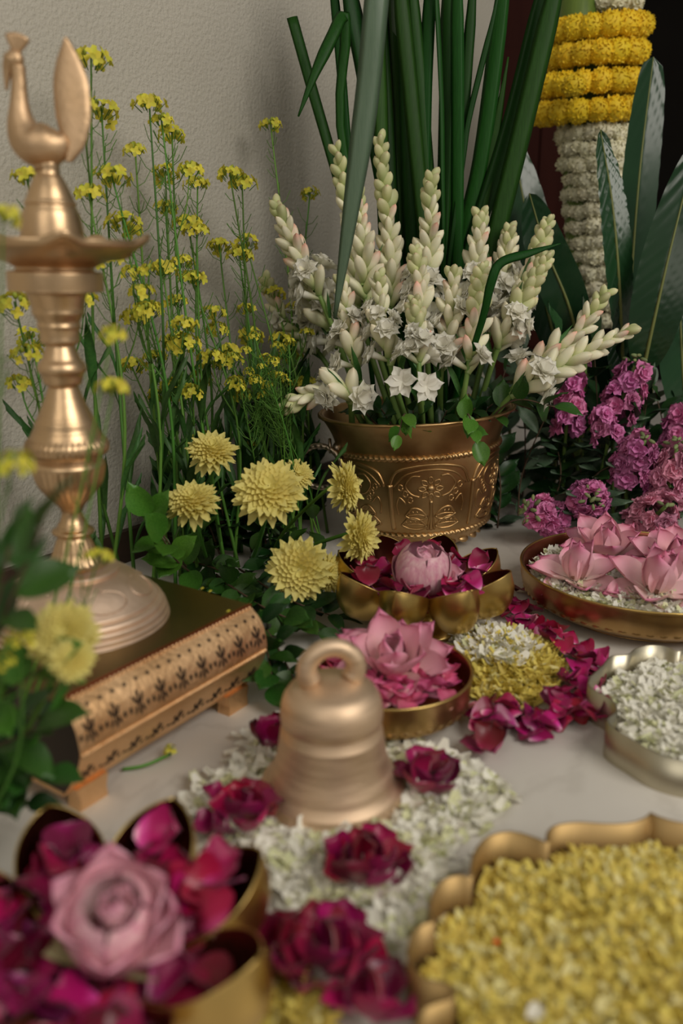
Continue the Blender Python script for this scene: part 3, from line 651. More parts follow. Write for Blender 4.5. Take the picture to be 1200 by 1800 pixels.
# white star of petals round the bell
def fl(pts, z=0): return [(P(u, v, z).x, P(u, v, z).y) for u, v in pts]
star = fl([(500, 1272), (452, 1300), (430, 1345), (360, 1395), (338, 1425), (352, 1462), (382, 1492), (440, 1510), (470, 1555), (520, 1600), (560, 1650), (620, 1700), (680, 1705), (735, 1650), (770, 1590), (782, 1525), (800, 1480), (862, 1440), (892, 1412), (880, 1390), (842, 1366), (800, 1340), (745, 1322), (690, 1325), (660, 1300), (560, 1262)])
bell_free = lambda x, y: (x - BP.x) ** 2 + (y - BP.y) ** 2 > .064 ** 2
mb = MB(); sz = lambda x, y: .003 + .004 * abs(sin(40 * x) * sin(37 * y)); scatter(mb, star, 2100, sz, .0125, .0046, .25, bell_free, .6)
ring = fl([(480, 1262), (420, 1300), (320, 1420), (340, 1480), (450, 1530), (600, 1725), (700, 1722), (800, 1560), (905, 1440), (915, 1400), (830, 1345), (740, 1312), (600, 1255)])
scatter(mb, ring, 260, lambda x, y: .0015, .0125, .0046, .2, bell_free, .3)
stuff('white_petals', mb, 'star of white flower petals strewn on the marble around the bell', 'petals', K['whitebit'], K['greenbit'])
# yellow and white round patch beside the small bowl
yp = fl([(800, 1150), (812, 1122), (845, 1112), (900, 1118), (950, 1140), (985, 1165), (990, 1195), (965, 1225), (930, 1248), (880, 1240), (835, 1238), (828, 1200)])
yc = P(895, 1178); pz = lambda x, y: .004 + .016 * max(0, 1 - ((x - yc.x) ** 2 / .0042 + (y - yc.y) ** 2 / .0060))
mb = MB(); bed(mb, yp, pz, 0, .004); scatter(mb, yp, 1500, pz, .015, .0026, .15, None, .8)
stuff('yellow_petals', mb, 'round heap of shredded yellow petals ringed by crimson rose petals', 'petals', K['yellowbit'], K['palebit'])
wp = fl([(800, 1130), (830, 1112), (880, 1122), (925, 1145), (935, 1175), (905, 1200), (850, 1190), (812, 1172)])
mb = MB(); scatter(mb, wp, 330, lambda x, y: pz(x, y) + .004, .015, .0050, .12, None, .6)
stuff('white_petals', mb, 'white flower petals sprinkled on top of the round yellow heap', 'petals', K['whitebit'], K['greenbit'])
# yellow patch by the front lotus bowl
y2 = fl([(340, 1830), (380, 1765), (430, 1735), (490, 1730), (530, 1755), (555, 1800), (560, 1850)])
mb = MB(); scatter(mb, y2, 900, lambda x, y: .004 + .004 * R.random(), .015, .0028, .25, None, .7)
stuff('yellow_petals', mb, 'small patch of yellow petal bits beside the front lotus-shaped bowl', 'petals', K['yellowbit'], K['palebit'])
o = O('red_petal_speck', mesh('red_petal_speck', ball(.0022, 8, 6, (1, 1, .6)), K['red']), None, M.Translation(P(872, 1655, .036))); tag(o, 'tiny orange-red speck lying on the yellow petals in the large tray', 'petal')
o = O('white_petal', mesh('white_petal_single', petal(.012, .006, .4, .2, 5, 6), K['whitebit']), None, orient(P(925, 1788, .040), (1, .2, .1))); tag(o, 'single white petal lying on the yellow heap in the large tray', 'petal')

# ------------------------------------------------------------------ rose petals strewn on the marble
def arcname(u, v):
    if v < 1150: return 'crimson rose petal in the part of the arc nearest the far lotus bowl', 'rose petals of the arc by the lotus bowl'
    if u > 985: return 'crimson rose petal in the part of the arc beside the pale scalloped tray', 'rose petals of the arc by the pale tray'
    return 'crimson rose petal in the part of the arc nearest the small round bowl', 'rose petals of the arc by the small bowl'
def strew(pxs, n, spread=14, s=1.0, zmax=.014):
    for i in range(n):
        u, v = pxs[i % len(pxs)]; label, group = arcname(u, v); c = P(u + R.gauss(0, spread), v + R.gauss(0, spread * .55), 0)
        c.z = .006 + rnd(0, zmax) ; place_petal(R.choice(ROSE), 'rose_petal', c, label, 'petal', group, (0, 0, 1), .75, s)
arc = [(893, 1085), (925, 1090), (905, 1105), (945, 1115), (975, 1125), (960, 1140), (995, 1150), (1018, 1165), (1030, 1180), (1015, 1195), (1040, 1195), (1030, 1215), (1005, 1220), (1038, 1240), (1010, 1245), (985, 1250), (1045, 1275), (1020, 1270), (990, 1275), (960, 1265), (965, 1290), (940, 1280), (930, 1300), (905, 1275), (875, 1265), (850, 1260), (845, 1280), (865, 1285), (880, 1300), (850, 1295), (868, 1318), (850, 1322)]
strew(arc, 88, 9, .70)
def rcluster(c, n, s, label, group, sp):
    cc = P(*c) + V((0, 0, .006))
    for i in range(n):
        a = i * 2.4; r = sp * math.sqrt((i + .3) / n); e = rad(20 + 45 * (1 - i / n)); y = V((cos(a) * cos(e), sin(a) * cos(e), sin(e)))
        me = R.choice(ROSE); mx = orient(cc + V((cos(a) * r * .6, sin(a) * r * .6, .004)), y, V((-cos(a) * sin(e), -sin(a) * sin(e), cos(e))) + rdir() * .35, s * rnd(.85, 1.15))
        lo = min((mx @ q.co).z for q in me.vertices); mx.translation.z += max(0, .002 - lo)
        tag(O('rose_petal', me, None, mx), label, 'petal', group)
rcluster((425, 1458), 13, .66, 'crimson rose petal in the clump between bell and front lotus bowl', 'rose petals left of the bell', .030)
rcluster((748, 1398), 12, .66, 'crimson rose petal in the clump to the right of the bell', 'rose petals right of the bell', .026)
rcluster((642, 1555), 14, .68, 'crimson rose petal in the clump in front of the bell', 'rose petals before the bell', .030)
rcluster((482, 1325), 7, .6, 'crimson rose petal in the small clump half hidden behind the bell', 'rose petals behind the bell', .016)
rcluster((575, 1725), 15, .75, 'crimson rose petal in the loose clump beside the small yellow patch', 'rose petals by the yellow patch', .030)
rcluster((480, 1705), 6, .66, 'crimson rose petal in the loose clump beside the small yellow patch', 'rose petals by the yellow patch', .018)
rcluster((650, 1800), 6, .66, 'crimson rose petal in the loose clump beside the small yellow patch', 'rose petals by the yellow patch', .02)
for (u, v), lb in (((918, 1047), 'lone crimson rose petal on the marble beside the wide bowl'), ((872, 1012), 'lone dark rose petal on the marble behind the far lotus bowl')):
    place_petal(ROSE[3], 'rose_petal', P(u, v) + V((0, 0, .003)), lb, 'petal', None, (0, 0, 1), .3, .8)

# ------------------------------------------------------------------ mustard flowers along the wall
def head_mesh(seed, n, Rr, open_=1.):
    r = random.Random(seed); mb = MB()
    for i in range(n):
        f = (i + .5) / n; th = math.acos(1 - 1.05 * f); a = i * 2.4 + r.uniform(-.3, .3)
        d_ = V((sin(th) * cos(a), sin(th) * sin(a), cos(th) * .8)); p = d_ * Rr * (.65 + .35 * f) * r.uniform(.85, 1.1)
        if f < .22:
            mb.add(ball(.0022, 6, 5, (1, 1, 1.5), p), 1)
        else:
            s = r.uniform(.0050, .0068) * open_; mx = orient(p, V(d_).orthogonal(), d_ + V((0, 0, .25)))
            for k in range(4):
                q = k * pi / 2 + .3
                mb.add(([(0, 0, 0), (s * .42, s * .42, s * .22), (s * .30, s * .92, s * .30), (0, s * 1.08, s * .16), (-s * .30, s * .92, s * .30), (-s * .42, s * .42, s * .22)], [(0, 1, 2, 3), (0, 3, 4, 5)]), 0, mx @ M.Rotation(q, 4, 'Z'))
            mb.add(tube([p - V((0, 0, Rr * .5)) * .8 - p * .5, p], .0005, 3, False), 2)
    return mb.mesh('flower_head', K['mflower'], K['mbud'], K['mstem'])
HEADS = [head_mesh(1, 15, .016), head_mesh(2, 12, .014), head_mesh(3, 17, .0175), head_mesh(4, 8, .011, .85)]
def mustard(base, tip, label, group=None, nb=2, pods=16, hs=1.0, leaves=2, bow=.03, r0=.0028):
    base, tip = V(base), V(tip); t = T('mustard_flower', label, 'flower stem', base, group)
    mid = base.lerp(tip, .5) + V((rnd(-bow, bow), rnd(-.4 * bow, .2 * bow), 0)) + WN * .01
    pts = spl([V((0, 0, 0)), mid - base, tip - base], 18); L_ = (tip - base).length
    O('stem', mesh('stem', tube(pts, lambda s: r0 * (1 - .6 * s), 5), K['mstem']), t)
    O('flower_head', HEADS[R.randrange(3)], t, orient(pts[-1] - (pts[-1] - pts[-2]).normalized() * .006, V((1, 0, 0)), (pts[-1] - pts[-3]) + rdir() * .02, hs) @ M.Rotation(rnd(0, 6), 4, 'Z'))
    pb = MB()
    for i in range(pods):
        s = rnd(.60, .95); k = s * 17; j = int(k); p = pts[j].lerp(pts[j + 1], k - j); tg = (pts[j + 1] - pts[j]).normalized()
        rd = rdir(); rd = (rd - tg * rd.dot(tg)).normalized(); ln = rnd(.014, .030)
        pb.add(tube([p, p + (rd * .8 + tg * .5) * ln * .5, p + (rd * .8 + tg * .9) * ln * .95], .0006, 3, False))
    for i in range(nb):
        s = rnd(.50, .80); k = s * 17; j = int(k); p = pts[j]; rd = rdir(); rd = V((rd.x, rd.y, 0)); rd = (rd + WN * .3).normalized()
        ln = L_ * rnd(.14, .24); e = p + V((0, 0, 1)) * ln * .9 + rd * ln * .35; bpts = spl([p, p.lerp(e, .5) + rd * ln * .08, e], 8)
        bo = O('branch', mesh('branch', tube(bpts, lambda s: .0014 - .0006 * s, 4), K['mstem']), t)
        O('flower_head', HEADS[R.randrange(4)], bo, orient(e - V((0, 0, .004)), V((1, 0, 0)), V((0, 0, 1)) + rd * .3, hs * rnd(.75, 1)) @ M.Rotation(rnd(0, 6), 4, 'Z'))
        for q in range(5):
            bp_ = bpts[2 + q]; dd = rdir(); pb.add(tube([bp_, bp_ + V((dd.x, dd.y, .8)) * .012, bp_ + V((dd.x, dd.y, 1.2)) * .017], .0006, 3, False))
    if pb.v: o = O('seed_pods', pb.mesh('seed_pods', K['mpod']), t); o['kind'] = 'stuff'
    for i in range(leaves):
        s = rnd(.08, .5); j = int(s * 17); rd = rdir(); y = V((rd.x, rd.y, rnd(2., 4.5))); O('leaf', LEAF['long'], t, orient(pts[j], y, V((-rd.x, -rd.y, .4)), rnd(.07, .13)))
    return t
def mbase(u): # the stems stand in a loose row by the wall
    n = rnd(-.90, -.80); a = .88 + (u - 300) * .0011 + rnd(-.05, .05); b = WD * a + WN * n; return V((b.x, b.y, 0))
mt = [(160, 100, 'mustard stem reaching highest, its flowers beside the peacock tail', 1), (178, 190, 'mustard stem with a flower head just right of the peacock tail base', 1),
      (262, 178, 'tallest mustard stem in the open wall right of the peacock', 0), (283, 207, 'mustard stem with the second highest flowers right of the peacock', 0), (302, 232, 'mustard stem whose pale yellow head sits third below the tallest', 1),
      (237, 258, 'mustard stem with a tight greenish-yellow round head beside the tallest', 1), (290, 300, 'mustard stem with layered heads under the tallest group', 2), (475, 215, 'mustard stem standing alone highest near the tuberoses', 0),
      (403, 300, 'mustard stem with a paired head left of the lone tall one', 0), (425, 318, 'mustard stem with the lower of the paired heads', 0), (347, 318, 'mustard stem with a small lone head at mid wall', 0),
      (545, 337, 'mustard stem bending right over the leftmost tuberose', 0), (195, 305, 'mustard stem with crowded flowers above the lamp dish tip', 2), (155, 335, 'mustard stem right behind the lamp cone', 1), (45, 305, 'mustard stem left of the lamp below the peacock breast', 1),
      (215, 390, 'mustard stem with a full head at the lamp dish edge', 2), (330, 388, 'mustard stem with a broad soft head in the middle of the bunch', 1), (345, 400, 'mustard stem tucked behind the broad soft head', 1), (385, 428, 'mustard stem with sparse yellow head left of the bright pair', 1), (420, 445, 'mustard stem with a bright dense head before the wall', 1),
      (432, 425, 'mustard stem with a small head above the bright dense one', 0), (335, 485, 'mustard stem with a bright open head at the bunch centre', 1), (480, 512, 'mustard stem with a dense head beside the left tuberoses', 1), (520, 540, 'mustard stem whose head touches the tuberose blossoms', 0),
      (375, 545, 'mustard stem with clustered small heads below the centre', 2), (400, 612, 'mustard stem with a small lower head left of the open yellow one', 1), (440, 588, 'mustard stem with a large open pale head low in the bunch', 0), (490, 592, 'mustard stem with a thick head among the thin green pods', 1), (505, 622, 'mustard stem nearest the tuberose foot, low yellow head', 1),
      (25, 530, 'mustard stem left of the lamp cup with a soft head', 1), (55, 590, 'mustard stem left of the lamp below the cup', 1), (285, 470, 'mustard stem seen between lamp and the bright open head', 1), (255, 540, 'mustard stem crossing behind the lamp knop', 1), (310, 600, 'short mustard stem deep in the green middle', 1),
      (355, 655, 'short mustard stem above the chrysanthemums', 1), (430, 690, 'short mustard stem with tiny head above the widest chrysanthemum', 1), (280, 690, 'short mustard stem behind the leaf cluster', 1), (230, 640, 'mustard stem behind the lamp waist with little flower', 1)]
for u, v, lb, nb in mt:
    tp = W(u, v, rnd(-.93, -.86) if u > 120 else rnd(-.90, -.85)); b = mbase(min(max(u, 150), 520)); 
    if u > 420: b = b + WN * .04
    mustard(b, tp, lb, 'mustard stems along the wall', nb, 22 if v < 340 else 12, rnd(1.1, 1.4), 4)
# plain green side shoots with thin pods, low to the right of the bunch
for i in range(16):
    u = 425 + i * 5.5 + rnd(-5, 5); v = 600 + rnd(-20, 90); tp = W(u, v, rnd(-.82, -.74)); b = mbase(440) + WN * .06
    mustard(b, tp, 'thin green mustard shoot with few flowers, leaning toward the pot', 'thin mustard shoots by the pot', 0, 26, .55, 1, .015, .0016)
# blurred ones nearer the camera
for (u, v, y, hs), (ub, vb, yb), lb in (((200, 578, .66, .75), (20, 1300, .62), 'blurred mustard flower right of the lamp knop'), ((202, 672, .66, .8), (30, 1300, .62), 'blurred mustard flower on a bent stem at the lamp waist'), ((176, 968, .60, .6), (40, 1330, .60), 'blurred mustard flower at the foot of the lamp stem'),
                    ((25, 803, .50, .7), (-10, 1330, .55), 'soft yellow mustard flower at the frame edge left of the lamp'), ((6, 365, .60, .7), (-40, 1330, .60), 'soft mustard flower cut by the frame edge above the lamp dish'), ((35, 1105, .50, .6), (-20, 1400, .55), 'mustard flower low at the frame edge beside the near chrysanthemum'), ((8, 1150, .50, .5), (-30, 1400, .55), 'small mustard flower lowest at the frame edge')):
    bq = Q(ub, vb, yb); bq.z = 0.0; bq.x = min(bq.x, -.30); mustard(bq, Q(u, v, y), lb, None, 0, 4, hs, 0, .02, .0016)

# ------------------------------------------------------------------ long green blades in the pot
def blade(path, wd, label, name='long_blade', mt=None, face=(.2, -1, 0), taper=True, w0=.5):
    b = V(path[0]); t = T(name, label, 'leaf blade', b, 'long blades in the pot'); pts = [p - b for p in spl(path, 30)]; vs = []; fs = []
    for i, p in enumerate(pts):
        s = i / 29; tg = (pts[min(i + 1, 29)] - pts[max(i - 1, 0)]).normalized(); nr = V(face); nr = (nr - tg * nr.dot(tg)).normalized(); sd = tg.cross(nr)
        ww = wd * (w0 + (1 - w0) * min(1, s * 2.5)) * ((1 - max(0, s - .75) / .25 * .85) if taper else 1)
        for k, (a, o_) in enumerate(((-1, 0), (-.5, .16), (0, .26), (.5, .16), (1, 0), (.5, .08), (0, .16), (-.5, .08))): vs.append(p + sd * a * ww / 2 + nr * o_ * ww / 2)
    for j in range(29):
        for k in range(8): a, c = j * 8 + k, j * 8 + (k + 1) % 8; fs.append((a, c, c + 8, a + 8))
    fs.append(tuple(range(7, -1, -1))); fs.append(tuple(29 * 8 + k for k in range(8)))
    O('blade', mesh('blade', (vs, fs), mt or K['blade']), t); return t
def pb_(): return POT + V((rnd(-.055, .03), rnd(-.02, .05), .185))
bl = [([(584, 279), (548, 155), (513, 30)], 17, False, 'green blade with a cut tip leaning farthest toward the mustard'), ([(611, 267), (600, 130), (586, -20), (570, -150)], 14, True, 'narrow green blade behind the folded one'), ([(663, 258), (640, 120), (615, -10), (595, -170)], 30, True, 'broad green blade just left of the grey drooping one'),
      ([(690, 420), (680, 200), (667, -10), (655, -200)], 24, True, 'dark green blade right behind the grey drooping one'), ([(705, 440), (700, 200), (695, -10), (690, -200)], 26, True, 'upright dark blade above the tallest tuberose'), ([(738, 325), (722, 160), (705, -10), (692, -200)], 26, True, 'blade leaning a little left over the central tuberose'), ([(755, 325), (742, 160), (726, -10), (712, -200)], 18, True, 'slim blade right of the leaning pair'),
      ([(745, 300), (748, 146), (755, -10), (762, -200)], 20, True, 'blade crossing behind the slim pair'), ([(778, 300), (776, 175), (767, -10), (760, -150)], 9, True, 'thinnest straight blade before the pale wall'), ([(780, 354), (785, 150), (788, -10), (792, -200)], 23, True, 'upright blade with a bright fold near the door edge'), ([(803, 437), (804, 200), (803, -10), (803, -200)], 20, True, 'straight blade standing at the wall end'),
      ([(806, 300), (813, 229), (822, 100), (830, -10), (838, -180)], 16, True, 'blade just before the dark door edge'), ([(812, 290), (822, 217), (845, 120), (866, 35), (885, -60)], 9, True, 'thin blade slanting right across the door edge'), ([(818, 400), (847, 267), (882, 0), (905, -180)], 26, True, 'broad blade leaning right before the dark door'), ([(848, 370), (868, 250), (893, 100)], 17, True, 'short blade with a split broken tip before the door'),
      ([(842, 390), (897, 217), (951, 0), (985, -150)], 30, True, 'broad blade beside the marigold garland'), ([(872, 410), (922, 208), (972, 0), (1008, -150)], 30, True, 'blade leaning farthest right, touching the marigolds'), ([(672, 300), (668, 150), (660, -10), (650, -160)], 22, True, 'blade half hidden behind the broad left one'), ([(722, 400), (716, 200), (712, -10), (706, -160)], 24, True, 'blade in the dense dark middle of the bunch'), ([(690, 330), (688, 150), (682, -10), (676, -160)], 20, True, 'blade in the dense middle beside the grey drooping one')]
for pts, wpx, tp, lb in bl:
    y = rnd(1.415, 1.465); qs = [Q(u, v, y) for u, v in pts]; dd_ = (qs[0] - qs[1]); k_ = (qs[0].z - .19) / max(.05, -dd_.z); rt = qs[0] + dd_ * k_; ro = V((rt.x - POT.x, rt.y - POT.y, 0))
    if ro.length > .09: ro = ro * (.09 / ro.length)
    rt = POT + ro + V((0, 0, .186)); blade([rt, rt.lerp(qs[0], .5)] + qs, wpx * 1.42 / 1500 * 1.1, lb, taper=tp, face=(rnd(-.5, .5), -1, 0))
blade([pb_(), Q(610, 300, 1.40), Q(607, 60, 1.39), Q(601, 30, 1.38), Q(585, 62, 1.36), Q(553, 130, 1.34), Q(524, 205, 1.33)], .018, 'green blade folded over sharply with its tip hanging down', face=(.1, -1, .1))
blade([POT + V((-.01, .075, .185)), Q(712, 300, 1.48), Q(700, -80, 1.42), Q(690, -190, 1.29), Q(668, -60, 1.16), Q(645, 170, 1.15), Q(612, 400, 1.15), Q(588, 560, 1.16)], .0300, 'grey-green blade drooping down in front of the tuberoses', mt=K['bladegrey'], face=(.1, -1, 0), w0=.9)
blade([POT + V((.03, -.05, .185)), Q(842, 580, 1.24), Q(862, 500, 1.22), Q(880, 462, 1.22), Q(930, 445, 1.22), Q(985, 428, 1.22)], .013, 'short dark blade bent across the right-hand tuberoses', face=(0, -1, .4))

# ------------------------------------------------------------------ tuberoses
def clubmesh(name, mt, bend=.12, w=.17):
    def f(u, v):
        a = 2 * pi * u; r = w * (.30 + .12 * sin(pi * v)) * (1 if v < .45 else 1) ; r = w * (.32 * (1 - v) + 1.55 * (v ** 1.35) * (1 - v) ** .68 + .02) * (1.08 - (.10 + .30 * v) * (1 - abs(cos(1.5 * a)) ** .6) + .05 * cos(2 * a + 5 * v))
        return (r * cos(a), v, r * sin(a) + bend * v * v)
    return mesh(name, grid(15, 11, f, True), mt)
BUD = clubmesh('bud', K['bud'], .08, .31); BUDP = clubmesh('pink_bud', K['budp'], .08, .29); BUDG = clubmesh('green_bud', K['budg'], .10, .44)
def starmesh(name, n1, n2, seed):
    r = random.Random(seed); mb = MB().add(tube([(0, 0, 0), (0, .25, 0), (0, .5, 0)], lambda s: .05 + .06 * s, 8, False))
    for n, el, L_, y0 in ((n1, 20, .52, .48), (n2, 50, .40, .50)):
        for k in range(n):
            a = 2 * pi * k / n + r.uniform(-.15, .15); e = rad(el + r.uniform(-12, 12)); y = V((cos(a) * cos(e), sin(e), sin(a) * cos(e))); z = V((-cos(a) * sin(e), cos(e), -sin(a) * sin(e)))
            mb.add(petal(L_ * r.uniform(.85, 1.05), .165, .55, -.12, 5, 6, .5, .42, .02, k), 0, orient((0, y0, 0), y, z))
    return mb.mesh(name, K['blossom'])
STARS = [starmesh('blossom', 6, 0, 1), starmesh('blossom', 7, 6, 2), starmesh('blossom', 8, 7, 3)]
def tuberose(path, label, N=22, s0=.42, big=.046, opn=.2, budg=.3, y=None, lv=2):
    pts = [V(p) for p in path]; b = pts[0]; t = T('tuberose_stalk', label, 'flower stalk', b, 'tuberoses in the pot'); pts = spl([p - b for p in pts], 26)
    O('stem', mesh('stem', tube(pts, lambda s: .0052 * (1 - .62 * s), 7), K['tstem']), t)
    for i in range(N):
        f = i / (N - 1); s = s0 + (1 - s0) * f ** .92; k = min(s * 25, 24.99); j = int(k); p = pts[j].lerp(pts[j + 1], k - j); tg = (pts[j + 1] - pts[j]).normalized()
        a = i * 2.39996 + rnd(-.3, .3); e1 = tg.orthogonal().normalized(); e2 = tg.cross(e1); rd = e1 * cos(a) + e2 * sin(a)
        ph = rad(29 - 8 * f + rnd(-8, 8)); dr = tg * cos(ph) + rd * sin(ph); sz = big * 1.12 * (1 - .60 * f) * rnd(.88, 1.1)
        if f < opn * 1.7 and R.random() < .45 and f < .6:
            dr = tg * cos(ph + .5) + rd * sin(ph + .5); O('blossom', R.choice(STARS[1:]), t, orient(p, dr, tg, sz * 1.1))
        elif f > 1 - budg: O('bud', BUDG, t, orient(p, dr, tg * -1, sz * 1.05))
        else: O('bud', BUDP if R.random() < .2 else BUD, t, orient(p, dr, tg * -1, sz))
    for i in range(lv):
        j = 7 + 5 * i; rd = rdir(); y_ = (pts[j + 1] - pts[j]).normalized() * 2 + V((rd.x, rd.y, 0)); O('leaf', LEAF['long'], t, orient(pts[j], y_, V((0, -1, .4)), rnd(.05, .08)))
    return t
def pr(dx, dy=0.): return POT + V((dx, dy, .186))
# (root offset, pixel path of the flowering part, depth, label, count, start, size, open, green)
tb = [((-.01, .03), [(690, 560), (684, 420), (668, 252)], 1.38, 'tallest tuberose stalk, green buds before the dark blades', 32, .40, .046, .05, .42), ((.02, .02), [(748, 560), (755, 430), (757, 318)], 1.36, 'tuberose stalk with fat white buds at the centre', 30, .36, .048, .15, .25), ((-.04, .02), [(640, 580), (618, 420), (594, 268)], 1.40, 'tuberose stalk half hidden by the grey drooping blade', 28, .40, .044, .1, .35),
      ((-.08, .0), [(570, 540), (525, 450), (488, 368)], 1.36, 'leftmost upright tuberose stalk with pinkish buds', 26, .40, .048, .2, .2), ((-.03, -.01), [(648, 560), (640, 450), (632, 352)], 1.34, 'tuberose stalk with a slim pink pointed tip beside the grey blade', 18, .45, .046, .1, .1), ((.06, .02), [(830, 560), (838, 470), (845, 385)], 1.36, 'tuberose stalk with blush buds right of the centre', 28, .38, .048, .2, .2),
      ((.0, -.02), [(735, 600), (738, 520), (730, 448)], 1.28, 'short tuberose stalk with salmon buds at the centre front', 20, .50, .040, .3, .35), ((.08, .03), [(865, 560), (885, 480), (893, 412)], 1.40, 'tuberose stalk with crowded white florets behind the bent blade', 24, .42, .046, .3, .2), ((.09, .02), [(885, 570), (930, 480), (962, 392)], 1.38, 'tuberose stalk leaning right with a slim budded tip before the dark leaves', 26, .42, .042, .1, .5),
      ((.08, -.02), [(872, 620), (910, 540), (958, 458)], 1.30, 'tuberose stalk thick with tiny green buds at the right', 32, .40, .042, .2, .65), ((.05, -.03), [(815, 690), (832, 580), (846, 478)], 1.26, 'tuberose stalk with a smooth thick stem in front at the right', 26, .50, .042, .05, .55), ((.0, -.05), [(738, 690), (735, 610), (730, 535)], 1.22, 'short tuberose with a round knobbly bud head at the front', 22, .58, .040, .3, .5),
      ((.10, -.02), [(920, 660), (1000, 600), (1062, 520)], 1.30, 'upper of two tuberose stalks leaning far right over the stocks', 24, .36, .046, .15, .2), ((.09, -.05), [(905, 690), (1000, 635), (1100, 582)], 1.25, 'lower of two tuberose stalks leaning far right, pink-tipped buds', 24, .36, .050, .25, .05),
      ((-.11, -.05), [(610, 692), (560, 690), (508, 712)], 1.25, 'tuberose stalk hanging left over the pot rim with pink buds', 22, .30, .046, .4, .3), ((-.08, .02), [(590, 600), (545, 520), (520, 460)], 1.40, 'tuberose stalk with wide open white blossoms at the left', 22, .36, .050, .5, .1), ((-.05, -.02), [(628, 660), (615, 580), (600, 500)], 1.28, 'tuberose stalk with blush florets in front of the grey blade tip', 22, .42, .046, .35, .1),
      ((.03, -.02), [(775, 660), (790, 570), (795, 490)], 1.28, 'tuberose stalk with large creamy half-open blossoms', 22, .42, .050, .45, .1), ((-.02, -.04), [(690, 660), (672, 570), (665, 495)], 1.26, 'tuberose stalk with small white open florets at the front centre', 20, .45, .044, .4, .15), ((-.09, .03), [(560, 620), (500, 560), (470, 500)], 1.44, 'tuberose stalk behind the mustard at the far left', 20, .36, .046, .3, .2)]
for (dx, dy), pts, y, lb, n_, s0, bg, op, bgn in tb:
    tuberose([pr(dx, dy)] + [Q(u, v, y) for u, v in pts], lb, int(n_ * 1.35), s0 - .06, bg, op, bgn)
for u, v, dr, lb in ((708, 655, (-.3, -1, .3), 'left of two star-shaped tuberose blossoms hanging over the front rim'), (733, 662, (.25, -1, .25), 'right of two star-shaped tuberose blossoms hanging over the front rim')):
    b = pr(.0, -.07); p = Q(u + 6, v + 20, 1.21); t = T('tuberose_blossom', lb, 'flower', b, 'star blossoms at the rim')
    O('stem', mesh('stem', tube(spl([V((0, 0, 0)), (p - b) * .5 + V((0, 0, .02)), p - b], 10), .0025, 6), K['tstem']), t); O('blossom', STARS[0], t, orient(p - b, dr, (0, 0, 1), .052))

# ------------------------------------------------------------------ leafy branches
def branch(path, n, ls, kind, label, group=None, name='leafy_branch', rad_=.0018, up=.3, twig='twig', both=True, start=.15):
    pts = [V(p) for p in path]; b = pts[0]; t = T(name, label, 'branch', b, group); pts = spl([p - b for p in pts], 20)
    O('twig', mesh('twig', tube(pts, lambda s: rad_ * (1 - .5 * s), 5), K[twig]), t)
    for i in range(n):
        s = start + (1 - start) * i / max(1, n - 1); k = min(s * 19, 18.99); j = int(k); p = pts[j].lerp(pts[j + 1], k - j); tg = (pts[j + 1] - pts[j]).normalized()
        rd = rdir(); rd = (rd - tg * rd.dot(tg)).normalized(); y = tg * .6 + rd * .9 + V((0, 0, up * .3))
        if i == n - 1: y = tg
        sz = ls * rnd(.8, 1.2); zlow = (b + p + y.normalized() * sz).z
        if zlow < .01: y.z += (.02 - zlow) / sz
        O('leaf', LEAF[kind], t, orient(p, y, V((0, -.5, 1)) + rdir() * .5, sz))
    return t
def fp(u, v, z=.02): return P(u, v, z)
# dark trailing foliage on the floor between stool and lotus bowl
for i, (a, c, e) in enumerate((((380, 1010), (450, 1060), (560, 1110)), ((400, 1020), (470, 1110), (520, 1200)), ((360, 1000), (420, 1040), (480, 1075)), ((420, 1000), (500, 1050), (590, 1085)), ((400, 1000), (460, 1120), (480, 1205)), ((440, 980), (500, 1010), (560, 1050)), ((330, 985), (380, 1000), (440, 1030)), ((450, 960), (510, 980), (560, 1000)))):
    branch([fp(*a, .012), fp(*c, .045), fp(*e, .022)], 15, .040, 'dark' if i % 2 else 'oval', ['dark green leafy branch trailing on the marble toward the small bowl', 'leafy branch spreading over the marble beside the stool corner'][i % 2], ['foliage trailing toward the small bowl', 'foliage beside the stool corner'][i % 2], start=.1)
# bright rounded leaves by the stool
branch([fp(330, 1000, .02), Q(300, 960, 1.02), Q(262, 905, 1.0)], 9, .048, 'bright', 'sprig of bright rounded green leaves at the back of the stool', name='leaf_sprig')
branch([fp(340, 1010, .02), Q(310, 985, 1.02), Q(285, 945, .98)], 7, .046, 'bright', 'lower sprig of rounded green leaves touching the stool top', name='leaf_sprig')
# upright dark filler between mustard and chrysanthemums
for i in range(7):
    u = 300 + i * 32; b = fp(330 + i * 28, 975 + rnd(-10, 10), .005); branch([b, Q(u, 900 + rnd(-20, 30), b.y - .02), Q(u + rnd(-30, 30), 830 + rnd(-10, 60), b.y - .04)], 14, .045, 'dark' if i % 2 else 'oval', 'upright dark leafy stem filling in behind the chrysanthemums', 'dark leafy stems behind the chrysanthemums', start=.05)
# leaves round the pot rim
branch([pr(-.02, -.11), Q(712, 728, 1.205), Q(700, 765, 1.185)], 7, .030, 'bright', 'light green leaflets drooping over the front of the pot rim', up=-1, name='leaf_sprig')
branch([pr(.06, -.10), Q(822, 728, 1.21), Q(838, 775, 1.19)], 6, .034, 'bright', 'green leaflets drooping over the right of the pot rim', up=-1, name='leaf_sprig')
branch([pr(.08, -.06), Q(900, 705, 1.25), Q(975, 715, 1.22)], 9, .042, 'oval', 'leafy sprig sticking out right from the pot rim', name='leaf_sprig')
for i in range(7):
    a = -2.6 + i * .42; branch([pr(.07 * cos(a), .07 * sin(a)), pr(.10 * cos(a), .10 * sin(a)) + V((0, 0, .03)), pr(.12 * cos(a), .12 * sin(a)) + V((0, 0, .05))], 7, .035, 'dark', 'small dark leafy sprig tucked among the tuberose stems in the pot', 'dark sprigs in the pot', name='leaf_sprig')
